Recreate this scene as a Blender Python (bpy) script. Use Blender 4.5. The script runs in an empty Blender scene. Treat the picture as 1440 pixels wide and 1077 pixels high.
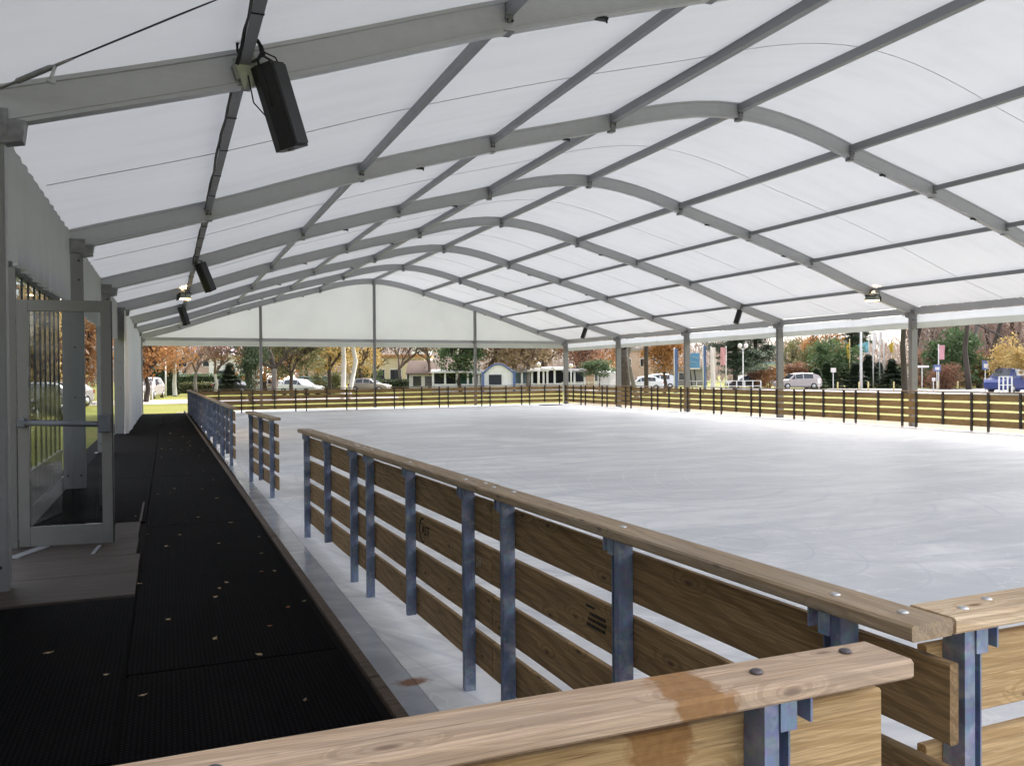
import bpy, bmesh, math, random
from mathutils import Vector, Matrix, noise
S = bpy.context.scene
C = S.collection
R = math.radians
# ---------------------------------------------------------------- camera, world, sun, exposure
YAW, PIT, ROL, FPX = R(22.507), R(-0.5446), R(0.3992), 1170.9
CAMZ = 1.62
cam = bpy.data.cameras.new('camera'); cam.sensor_width = 36; cam.lens = FPX * 36 / 1440
cam.clip_start = .05; cam.clip_end = 900
co = bpy.data.objects.new('camera', cam); C.objects.link(co); S.camera = co
fw = Vector((math.sin(YAW) * math.cos(PIT), math.cos(YAW) * math.cos(PIT), math.sin(PIT)))
r0 = Vector((math.cos(YAW), -math.sin(YAW), 0)); u0 = r0.cross(fw)
rr = r0 * math.cos(ROL) - u0 * math.sin(ROL); uu = r0 * math.sin(ROL) + u0 * math.cos(ROL)
co.matrix_world = Matrix(((rr.x, uu.x, -fw.x, 0), (rr.y, uu.y, -fw.y, 0), (rr.z, uu.z, -fw.z, CAMZ), (0, 0, 0, 1)))
S.view_settings.view_transform = 'Standard'; S.view_settings.look = 'None'
S.view_settings.gamma = 1; S.view_settings.use_curve_mapping = False
S.view_settings.exposure = 1.9
w = bpy.data.worlds.new('World'); S.world = w; w.use_nodes = True
nt = w.node_tree; bgn = nt.nodes['Background']
sky = nt.nodes.new('ShaderNodeTexSky'); sky.sky_type = 'NISHITA'; sky.sun_disc = False
SUN_EL, SUN_AZ = R(50), R(62)          # azimuth from +Y towards +X
sky.sun_elevation = SUN_EL; sky.sun_rotation = SUN_AZ; sky.dust_density = 5; sky.ozone_density = 1; sky.air_density = 1
hs = nt.nodes.new('ShaderNodeHueSaturation'); hs.inputs['Saturation'].default_value = .36   # an overcast, nearly white sky
nt.links.new(sky.outputs[0], hs.inputs['Color']); nt.links.new(hs.outputs[0], bgn.inputs[0]); bgn.inputs[1].default_value = .15
sl = bpy.data.lights.new('sun', 'SUN'); sl.energy = .95; sl.angle = R(30); sl.color = (1, .985, .96)
so = bpy.data.objects.new('sun', sl); C.objects.link(so)
sd = Vector((math.sin(SUN_AZ) * math.cos(SUN_EL), math.cos(SUN_AZ) * math.cos(SUN_EL), math.sin(SUN_EL)))
so.rotation_euler = sd.to_track_quat('Z', 'Y').to_euler(); so.location = sd * 80
S.render.engine = 'CYCLES'
S.cycles.use_denoising = True; S.cycles.max_bounces = 10; S.cycles.transparent_max_bounces = 24
S.cycles.diffuse_bounces = 5; S.cycles.transmission_bounces = 8

# ---------------------------------------------------------------- materials
class G:
    def __init__(s, name):
        s.m = bpy.data.materials.new(name); s.m.use_nodes = True; s.t = s.m.node_tree
        s.p = s.t.nodes['Principled BSDF']; s.out = s.t.nodes['Material Output']
    def n(s, ty, _sets=None, **ins):
        x = s.t.nodes.new('ShaderNode' + ty)
        for k, v in (_sets or {}).items(): setattr(x, k, v)
        for k, v in ins.items():
            k = k.replace('_', ' ') if not k.startswith('i') or not k[1:].isdigit() else int(k[1:])
            if hasattr(v, 'links') or isinstance(v, bpy.types.NodeSocket): s.t.links.new(v, x.inputs[k])
            else: x.inputs[k].default_value = v
        return x
    def link(s, a, b): s.t.links.new(a, b)
    def coords(s, scale=(1, 1, 1), rnd=True):
        tc = s.n('TexCoord'); v = tc.outputs['Object']
        if rnd:
            oi = s.n('ObjectInfo'); mu = s.n('VectorMath', {'operation': 'SCALE'}, i0=(13.1, 7.7, 5.3)); s.link(oi.outputs['Random'], mu.inputs['Scale'])
            v = s.n('VectorMath', {'operation': 'ADD'}, i0=v, i1=mu.outputs[0]).outputs[0]
        return s.n('Mapping', Vector=v, Scale=scale).outputs[0]
    def noise(s, vec, scale=1, detail=4, rough=.55, dist=0):
        return s.n('TexNoise', Vector=vec, Scale=scale, Detail=detail, Roughness=rough, Distortion=dist).outputs['Fac']
    def ramp(s, fac, stops):
        r = s.n('ValToRGB', Fac=fac); cr = r.color_ramp
        while len(cr.elements) < len(stops): cr.elements.new(.5)
        for e, (p, c) in zip(cr.elements, stops):
            e.position = p; e.color = (c, c, c, 1) if isinstance(c, (int, float)) else (*c, 1)
        return r.outputs[0]
    def mix(s, f, a, b, mode='MIX'):
        x = s.n('Mix', {'data_type': 'RGBA', 'blend_type': mode})
        for sock, v in ((x.inputs[0], f), (x.inputs[6], a), (x.inputs[7], b)):
            if isinstance(v, bpy.types.NodeSocket): s.link(v, sock)
            elif isinstance(v, tuple): sock.default_value = (*v, 1)
            else: sock.default_value = v
        return x.outputs[2]
    def math(s, op, a, b=0.0, clamp=False):
        return s.n('Math', {'operation': op, 'use_clamp': clamp}, i0=a, i1=b).outputs[0]
    def base(s, c, rough=.6, metal=0, spec=.5):
        P = s.p
        for k, v in (('Base Color', c), ('Roughness', rough), ('Metallic', metal), ('Specular IOR Level', spec)):
            if isinstance(v, bpy.types.NodeSocket): s.link(v, P.inputs[k])
            else: P.inputs[k].default_value = (*v, 1) if isinstance(v, tuple) else v
        return s
    def bump(s, h, st=.3, d=.01):
        b = s.n('Bump', Height=h, Strength=st, Distance=d); s.link(b.outputs[0], s.p.inputs['Normal']); return s

def plain(name, c, rough=.6, metal=0, var=.25, scale=6, spec=.4, bump=.1):
    g = G(name); v = g.coords(); n = g.noise(v, scale, 5, .6)
    c2 = tuple(x * (1 - var) for x in c); c3 = tuple(min(1, x * (1 + var)) for x in c)
    g.base(g.ramp(n, [(.3, c2), (.7, c3)]), rough, metal, spec)
    if bump: g.bump(n, bump, .01)
    return g.m

def wood(name, lo, hi, dark, weather=0., grey=(.34, .31, .28), rough=.7, stain=None, grainscale=1.0):
    g = G(name)
    kx = g.n('SeparateXYZ', Vector=g.coords((2.3, 6.2, 6.2)))
    kn = g.n('TexVoronoi', {'voronoi_dimensions': '2D'}, Vector=g.n('CombineXYZ', X=kx.outputs[0], Y=g.math('ADD', kx.outputs[1], kx.outputs[2])).outputs[0], Scale=1.0)
    kd = kn.outputs['Distance']
    bend = g.math('MULTIPLY', g.ramp(kd, [(0, 1), (.08, .5), (.24, 0)]), .75)
    v = g.n('VectorMath', {'operation': 'ADD'}, i0=g.coords((1.25, 9 * grainscale, 9 * grainscale)), i1=g.n('CombineXYZ', X=0., Y=bend, Z=bend).outputs[0]).outputs[0]
    fine = g.coords((2.2, 120, 120))
    warp = g.noise(v, 1.1, 3, .5)
    bands = g.n('TexWave', {'wave_type': 'BANDS', 'bands_direction': 'DIAGONAL', 'wave_profile': 'SIN'}, Vector=v, Scale=1.3, Distortion=7, Detail=3, Detail_Scale=.8, Detail_Roughness=.55).outputs['Fac']
    fib = g.noise(fine, 1, 4, .6)
    c = g.mix(g.ramp(bands, [(.12, .15), (.55, 1), (.66, .35), (.9, .75)]), lo, hi)
    c = g.mix(g.ramp(fib, [(.35, .55), (.6, 0)]), c, tuple(x * .62 for x in lo))
    blot = g.noise(g.coords((1.3, 4, 4)), 1.6, 4, .6)
    c = g.mix(g.ramp(blot, [(.42, 0), (.75, .5)]), c, tuple(x * .6 for x in lo))
    crk = g.noise(g.coords((.7, 34, 34)), 1.3, 2, .4, .8)
    c = g.mix(g.math('MULTIPLY', g.ramp(crk, [(.492, 0), (.5, .9), (.508, 0)]), g.ramp(blot, [(.45, 0), (.55, 1)])), c, dark)
    lines = g.noise(g.coords((1.1, 60 * grainscale, 60 * grainscale)), 1.5, 3, .5, 1.2)
    c = g.mix(g.ramp(lines, [(.44, 0), (.50, .55), (.56, 0)]), c, tuple(x * .55 for x in lo))
    knot = g.ramp(kd, [(.018, 1), (.036, .75), (.05, .2), (.08, 0)])
    c = g.mix(knot, c, dark)
    if weather:
        wn = g.noise(g.coords((2, 22, 22)), 1.2, 5, .65)
        c = g.mix(g.math('MULTIPLY', g.ramp(wn, [(.3, .15), (.65, 1)]), weather), c, grey)
    if stain:
        tc = g.n('TexCoord'); sx = g.n('SeparateXYZ', Vector=tc.outputs['Object'])
        nz = g.noise(tc.outputs['Object'], 22, 3, .6)
        d = g.math('ABSOLUTE', g.math('SUBTRACT', g.math('ADD', sx.outputs[0], g.math('MULTIPLY', g.math('SUBTRACT', nz, .5), .10)), stain[0]))
        msk = g.ramp(g.math('DIVIDE', d, stain[1]), [(.72, .85), (1.0, 0)])
        c = g.mix(msk, c, g.mix(g.noise(tc.outputs['Object'], 60, 3), (.16, .065, .015), (.40, .20, .06)))
    g.base(c, g.ramp(fib, [(.3, rough + .12), (.7, rough - .08)]), 0, .35)
    h = g.math('ADD', g.math('MULTIPLY', fib, .6), g.math('MULTIPLY', kd, .4))
    g.bump(g.math('ADD', h, g.math('MULTIPLY', lines, .4)), .8, .004)
    return g.m

def galv(name, lo, hi, patch, metal=.55, rough=.5):
    g = G(name); v = g.coords((1, 1, 1))
    sp = g.n('TexVoronoi', Vector=v, Scale=55).outputs['Color']
    n = g.noise(g.coords((14, 14, 5)), 1, 5, .65)
    c = g.mix(g.ramp(n, [(.35, 0), (.65, 1)]), lo, hi)
    c = g.mix(g.ramp(g.noise(g.coords((5, 5, 6)), 1.1, 4, .7), [(.52, 0), (.72, .7)]), c, patch)
    c = g.mix(.18, c, sp, 'SOFT_LIGHT')
    g.base(c, g.ramp(n, [(.3, rough - .12), (.7, rough + .15)]), metal, .5); g.bump(n, .15, .003); return g.m

M = {}
M['rail_main'] = wood('weathered_rail_wood', (.31, .195, .10), (.52, .37, .215), (.07, .04, .02), .45, (.36, .32, .27))
M['rail_fore'] = wood('pale_rail_wood', (.42, .275, .17), (.70, .50, .335), (.13, .065, .035), .35, (.56, .45, .37), stain=(2.025, .062))
M['rail_new'] = wood('fresh_rail_wood', (.62, .42, .25), (.85, .68, .47), (.22, .11, .05), .1)
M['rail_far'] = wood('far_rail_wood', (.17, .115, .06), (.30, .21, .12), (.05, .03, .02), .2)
M['plank_main'] = wood('shaded_plank_wood', (.20, .115, .045), (.42, .265, .12), (.06, .03, .014), .15, (.28, .22, .15))  # same wood as the fore planks, walkway-side shade put into the colour
M['plank_fore'] = wood('honey_plank_wood', (.50, .31, .13), (.74, .51, .265), (.17, .08, .03), .06, (.5, .42, .32), stain=(1.985, .068), grainscale=1.5)
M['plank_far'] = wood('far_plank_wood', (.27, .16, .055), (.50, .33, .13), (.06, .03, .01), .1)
M['curb'] = wood('dark_curb_wood', (.05, .03, .018), (.13, .078, .045), (.02, .012, .01), .35, (.17, .14, .12))
M['floorboard'] = wood('worn_floorboard_wood', (.034, .024, .018), (.066, .047, .036), (.02, .015, .01), .3, (.075, .065, .06))  # board tones darkened to include the shade by the left wall
M['steel'] = galv('blue_galvanised_steel', (.115, .145, .235), (.225, .27, .385), (.46, .49, .54), .3, .48)  # pale patches: zinc mottling plus painted-in light reflections at the plank gaps
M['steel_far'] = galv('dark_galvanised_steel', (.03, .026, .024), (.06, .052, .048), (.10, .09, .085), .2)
M['bolt'] = plain('zinc_bolt', (.62, .62, .63), .3, .9, .1)
M['bolt_rusty'] = plain('dull_bolt', (.14, .12, .13), .5, .7, .3)
def alu(name, c, rough=.42):
    g = G(name); n = g.noise(g.coords((3, 3, 3)), 3, 5, .6); st = g.noise(g.coords((.5, 30, 30)), 1, 4, .6)
    cc = g.ramp(n, [(.3, tuple(x * .95 for x in c)), (.7, tuple(min(1, x * 1.04) for x in c))])
    cc = g.mix(g.ramp(st, [(.5, 0), (.8, .16)]), cc, tuple(x * .6 for x in c))
    g.base(cc, g.ramp(n, [(.3, rough - .08), (.7, rough + .12)]), .25, .5); g.bump(st, .08, .003); return g.m
M['alu'] = alu('aluminium_beam', (.365, .37, .385))
M['alu_dark'] = alu('aluminium_purlin', (.225, .23, .245))
M['alu_col'] = alu('aluminium_column', (.20, .20, .203))  # colour lowered to paint in the dim light of the left side
M['alu_door'] = alu('shaded_door_frame', (.12, .117, .112))  # a pale frame, darkened here so its colour carries the shade
M['bracket'] = plain('steel_bracket', (.19, .19, .195), .45, .5, .3, 12)
M['black'] = plain('black_plastic', (.006, .006, .007), .5, 0, .3, 20)
M['darkbar'] = plain('dark_mullion', (.02, .02, .024), .4, 0, .2)
M['pushbar'] = plain('grey_push_bar', (.09, .095, .11), .35, .3, .2)
M['cable'] = plain('steel_cable', (.06, .06, .07), .4, .6, .2, 60)
M['zincplate'] = plain('pale_green_plate', (.30, .32, .27), .5, .3, .25, 20)
def membrane(name, tr, df, fold=0.):
    g = G(name)
    n = g.noise(g.coords((.35, .35, .35), False), 1.6, 6, .7)
    s1 = g.noise(g.coords((.25, 1.6, .25), False), 2, 3, .5)
    k = g.ramp(g.math('ADD', g.math('MULTIPLY', n, .5), g.math('MULTIPLY', s1, .5)), [(.32, .90), (.5, .97), (.68, 1.0)])
    t = g.n('BsdfTranslucent', Color=g.mix(1.0, tr, k, 'MULTIPLY'))
    g.base(g.mix(1.0, df, k, 'MULTIPLY'), .55, 0, .25)
    b = g.n('Bump', Height=s1, Strength=.15, Distance=.02); g.link(b.outputs[0], g.p.inputs['Normal']); g.link(b.outputs[0], t.inputs['Normal'])
    ms = g.n('MixShader', Fac=.5); g.link(g.p.outputs[0], ms.inputs[1]); g.link(t.outputs[0], ms.inputs[2]); g.link(ms.outputs[0], g.out.inputs[0])
    return g.m
M['roof'] = membrane('translucent_roof_sheet', (.215, .222, .235), (.80, .80, .80))
M['gable'] = membrane('gable_sheet', (.35, .365, .375), (.80, .80, .78))
M['curtain'] = membrane('white_side_curtain', (.36, .38, .43), (.82, .83, .84))
M['valance_grey'] = membrane('grimy_valance', (.18, .19, .18), (.55, .56, .54))
M['curtain_dim'] = membrane('dull_short_curtain', (.13, .136, .14), (.46, .465, .47))
M['seam'] = plain('grey_seam_tape', (.33, .33, .35), .6, 0, .1, 3)
def glassmat(name, tint=(.84, .86, .86), rough=.02):
    g = G(name)
    tr = g.n('BsdfTransparent', Color=(*tint, 1)); gl = g.n('BsdfGlossy', Roughness=rough, Color=(.9, .9, .9, 1))
    fr = g.n('Fresnel', IOR=1.5); sm = g.noise(g.coords((1, 1, 3)), 3, 4, .6)
    fac = g.math('ADD', g.math('MULTIPLY', fr.outputs[0], .45), g.ramp(sm, [(.4, .0), (.75, .05)]), True)
    ms = g.n('MixShader', Fac=fac); g.link(tr.outputs[0], ms.inputs[1]); g.link(gl.outputs[0], ms.inputs[2]); g.link(ms.outputs[0], g.out.inputs[0])
    return g.m
M['glass'] = glassmat('clear_glass')
M['carglass'] = plain('car_glass', (.03, .035, .045), .08, 0, .1, 3, .8, 0)
# mats: fine moulded ribs
def matmat():
    g = G('black_rubber_mat'); tc = g.n('TexCoord'); sx = g.n('SeparateXYZ', Vector=tc.outputs['Object'])
    wx = g.n('TexWave', {'bands_direction': 'X'}, Vector=tc.outputs['Object'], Scale=14, Distortion=.3).outputs['Fac']
    wy = g.n('TexWave', {'bands_direction': 'Y'}, Vector=tc.outputs['Object'], Scale=18, Distortion=.3).outputs['Fac']
    grid = g.math('MULTIPLY', wx, wy)
    n = g.noise(g.coords((1, 1, 1)), 2.5, 6, .65); n2 = g.noise(g.coords((1, 1, 1)), 70, 3, .6)
    c = g.mix(g.ramp(n, [(.45, 0), (.8, 1)]), (.0012, .0012, .0018), (.0035, .0032, .0036))  # black rubber, taken darker still to paint in the walkway's shade
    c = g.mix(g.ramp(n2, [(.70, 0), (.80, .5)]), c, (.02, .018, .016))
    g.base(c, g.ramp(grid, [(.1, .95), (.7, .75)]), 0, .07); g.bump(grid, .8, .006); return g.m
M['mat'] = matmat()
def rust(g, v, c):      # one rust stain frozen into the ice beside the kerb
    sx = g.n('VectorMath', {'operation': 'DISTANCE'}, i0=g.n('Mapping', Vector=v, Scale=(3.6, 5.5, 0)).outputs[0], i1=(1.19 * 3.6, 4.27 * 5.5, 0)).outputs['Value']
    msk = g.ramp(g.math('ADD', sx, g.math('MULTIPLY', g.noise(v, 16, 4, .75), .6)), [(.50, .9), (.60, .35), (.72, 0)])
    return g.mix(msk, c, (.26, .11, .045))
def icemat():
    g = G('skated_ice'); v = g.n('TexCoord').outputs['Object']
    # long sweeping skate tracks: two warped wave fields and a fine scratch field
    wv = g.n('Mapping', Vector=v, Scale=(.11, .13, 1), Rotation=(0, 0, .35)).outputs[0]
    a = g.n('TexNoise', Vector=wv, Scale=1.6, Detail=8, Roughness=.66, Distortion=2.6).outputs['Fac']
    wv2 = g.n('Mapping', Vector=v, Scale=(.16, .9, 1), Rotation=(0, 0, -.22)).outputs[0]
    b = g.n('TexNoise', Vector=wv2, Scale=2.2, Detail=7, Roughness=.66, Distortion=.9).outputs['Fac']
    w1 = g.n('TexWave', {'wave_type': 'RINGS', 'rings_direction': 'Z'}, Vector=g.n('Mapping', Vector=v, Location=(-9, -16, 0), Scale=(.55, .33, 1)).outputs[0], Scale=.9, Distortion=9, Detail=5, Detail_Scale=.7, Detail_Roughness=.7).outputs['Fac']
    cut = g.ramp(w1, [(.44, 0), (.5, 1), (.515, 0)])
    w2 = g.n('TexWave', {'wave_type': 'RINGS', 'rings_direction': 'Z'}, Vector=g.n('Mapping', Vector=v, Location=(-3, -7, 0), Scale=(1.0, .8, 1)).outputs[0], Scale=1.3, Distortion=14, Detail=4, Detail_Scale=.5, Detail_Roughness=.7).outputs['Fac']
    cut2 = g.ramp(w2, [(.48, 0), (.5, 1), (.52, 0)])
    c = g.mix(g.ramp(a, [(.38, 0), (.60, 1)]), (.64, .652, .675), (.90, .895, .90))
    c = g.mix(g.ramp(b, [(.40, .7), (.53, 0)]), c, (.60, .615, .65))
    c = g.mix(g.ramp(b, [(.58, 0), (.72, .85)]), c, (.93, .93, .94))
    c = g.mix(g.math('MULTIPLY', cut, .7), c, (.92, .92, .93))
    c = g.mix(g.math('MULTIPLY', cut2, .4), c, (.45, .48, .54))
    for (cx, cy, sx_, sy_, sc, dist, th, col, f) in ((-11, -20, .62, .40, .55, 2.2, .03, (.94, .94, .95), .55), (-7, -12, .9, .5, .42, 3.0, .05, (.42, .45, .51), .5), (-15, -9, .5, .7, .6, 2.6, .025, (.93, .93, .94), .5), (-5, -7, 1.1, .55, .5, 2.5, .03, (.45, .48, .54), .4)):
        wr = g.n('TexWave', {'wave_type': 'RINGS', 'rings_direction': 'Z'}, Vector=g.n('Mapping', Vector=v, Location=(cx * sx_, cy * sy_, 0), Scale=(sx_, sy_, 0)).outputs[0], Scale=sc, Distortion=dist, Detail=3, Detail_Scale=.35, Detail_Roughness=.6).outputs['Fac']
        gate = g.ramp(g.noise(g.n('Mapping', Vector=v, Location=(cx, cy, 3), Scale=(.35, .25, 1)).outputs[0], 1, 3, .6), [(.45, 0), (.62, 1)])
        band = g.ramp(wr, [(.5 - th * 2.5, 0), (.5, 1), (.5 + th * 2.5, 0)])
        c = g.mix(g.math('MULTIPLY', g.math('MULTIPLY', band, gate), f), c, col)
    c = rust(g, v, c)
    rg = g.ramp(g.math('ADD', g.math('MULTIPLY', a, .5), g.math('MULTIPLY', b, .5)), [(.35, .34), (.65, .62)])
    g.base(c, rg, 0, .25)
    fine = g.n('TexNoise', Vector=g.n('Mapping', Vector=v, Scale=(6, 30, 1), Rotation=(0, 0, .5)).outputs[0], Scale=1, Detail=5, Roughness=.7).outputs['Fac']
    g.bump(g.math('ADD', g.math('MULTIPLY', fine, .5), g.math('ADD', g.math('MULTIPLY', cut, .25), b)), .22, .01); return g.m
M['ice'] = icemat()
def iceside():
    g = G('bare_wet_ice'); v = g.n('TexCoord').outputs['Object']
    n = g.noise(v, 1.7, 6, .6, .8)
    c = g.ramp(n, [(.35, (.36, .385, .42)), (.65, (.50, .52, .56))])
    c = rust(g, v, c)
    g.base(c, g.ramp(n, [(.35, .10), (.7, .3)]), 0, .5); g.bump(n, .1, .01); return g.m
M['ice_edge'] = iceside()
def grassmat():
    g = G('autumn_grass'); v = g.n('TexCoord').outputs['Object']
    n = g.noise(v, .25, 7, .65); f = g.noise(v, 9, 6, .7)
    c = g.ramp(n, [(.3, (.12, .14, .022)), (.5, (.20, .20, .035)), (.7, (.25, .20, .05))])
    c = g.mix(g.ramp(f, [(.45, 0), (.7, .7)]), c, (.07, .08, .015))
    lf = g.n('TexVoronoi', Vector=v, Scale=1.7).outputs['Distance']
    c = g.mix(g.ramp(lf, [(.05, .9), (.09, 0)]), c, (.30, .17, .05))
    g.base(c, .85, 0, .2); g.bump(f, .6, .04); return g.m
M['grass'] = grassmat()
M['asphalt'] = plain('pale_road', (.36, .34, .34), .8, 0, .12, 2)
M['path'] = plain('pinkish_path', (.40, .35, .32), .8, 0, .15, 3)
M['gravel'] = plain('sandy_gravel', (.20, .165, .11), .9, 0, .35, 9)
M['ply'] = plain('walkway_base', (.07, .05, .04), .8, 0, .3, 5)
M['kerbstone'] = plain('concrete_kerb', (.42, .41, .40), .8, 0, .15, 5)
M['lens'] = G('lit_lamp_lens').m
p_ = M['lens'].node_tree.nodes['Principled BSDF']; p_.inputs['Base Color'].default_value = (1, .85, .6, 1)
p_.inputs['Emission Color'].default_value = (1, .66, .30, 1); p_.inputs['Emission Strength'].default_value = 9

def leafmat(name, a, b, tr=.35):
    g = G(name); oi = g.n('ObjectInfo'); geo = g.n('NewGeometry')
    n = g.noise(g.coords((1, 1, 1)), 14, 2, .5)
    rnd = g.n('TexWhiteNoise', {'noise_dimensions': '3D'}, Vector=g.n('VectorMath', {'operation': 'SNAP'}, i0=g.coords((1, 1, 1)), i1=(.07, .07, .07)).outputs[0]).outputs['Value']
    c = g.mix(g.math('ADD', g.math('MULTIPLY', n, .5), g.math('MULTIPLY', rnd, .5)), a, b)
    g.base(c, .6, 0, .3); t = g.n('BsdfTranslucent', Color=c)
    ms = g.n('MixShader', Fac=tr); g.link(g.p.outputs[0], ms.inputs[1]); g.link(t.outputs[0], ms.inputs[2]); g.link(ms.outputs[0], g.out.inputs[0]); return g.m
LM = {'orange': leafmat('orange_leaves', (.26, .12, .045), (.48, .26, .11)),
      'yellow': leafmat('yellow_leaves', (.34, .23, .08), (.58, .43, .18)),
      'olive': leafmat('olive_leaves', (.08, .09, .04), (.22, .21, .09)),
      'green': leafmat('green_leaves', (.045, .08, .035), (.13, .19, .08)),
      'dark': leafmat('dark_needles', (.035, .055, .032), (.095, .13, .075), .25),
      'rust': leafmat('rust_leaves', (.19, .095, .06), (.34, .19, .12)),
      'tan': leafmat('tan_leaves', (.20, .14, .08), (.36, .27, .16)),
      'pink': leafmat('dry_pink_leaves', (.24, .16, .13), (.40, .29, .24)),
      'scrub': leafmat('scrub_twigs', (.20, .15, .13), (.40, .31, .28))}
M['bark'] = plain('brown_bark', (.085, .065, .05), .9, 0, .4, 5)
M['bark_dark'] = plain('dark_bark', (.065, .052, .043), .9, 0, .4, 5)
M['bark_pale'] = plain('birch_bark', (.50, .48, .44), .8, 0, .35, 4)
M['bark_grey'] = plain('grey_bark', (.20, .18, .165), .9, 0, .3, 5)
M['twig'] = plain('twig_bark', (.16, .115, .09), .9, 0, .3, 5)
def wallm(n, c, **k): M[n] = plain(n, c, .8, 0, .08, 2, **k)
wallm('white_wall', (.80, .79, .77)); wallm('cream_wall', (.66, .58, .40)); wallm('pink_wall', (.55, .40, .33)); wallm('pale_blue', (.36, .50, .60))
wallm('lavender_roof', (.33, .27, .31)); wallm('brown_roof', (.17, .12, .10)); wallm('grey_roof', (.30, .29, .29)); wallm('dark_panel', (.03, .035, .045))
wallm('blue_panel', (.12, .17, .36)); wallm('sky_blue', (.12, .30, .52)); wallm('teal_panel', (.10, .22, .20)); wallm('hedge_core', (.02, .03, .012)); wallm('banner_pink', (.62, .32, .36)); wallm('banner_white', (.75, .70, .68))
wallm('flag_yellow', (.60, .42, .05)); wallm('flag_blue', (.22, .52, .62)); wallm('pole_white', (.68, .68, .66)); wallm('pole_yellow', (.62, .52, .25)); wallm('orange_trim', (.5, .25, .1))
def paint(n, c): M[n] = plain(n, c, .25, .15, .04, 2, .6, 0)
paint('silver_paint', (.42, .38, .37)); paint('white_paint', (.72, .73, .75)); paint('blue_paint', (.03, .05, .20)); paint('dark_paint', (.04, .04, .05)); paint('tyre', (.02, .02, .02)); paint('rim', (.5, .5, .5)); paint('light_red', (.4, .03, .02))

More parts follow.
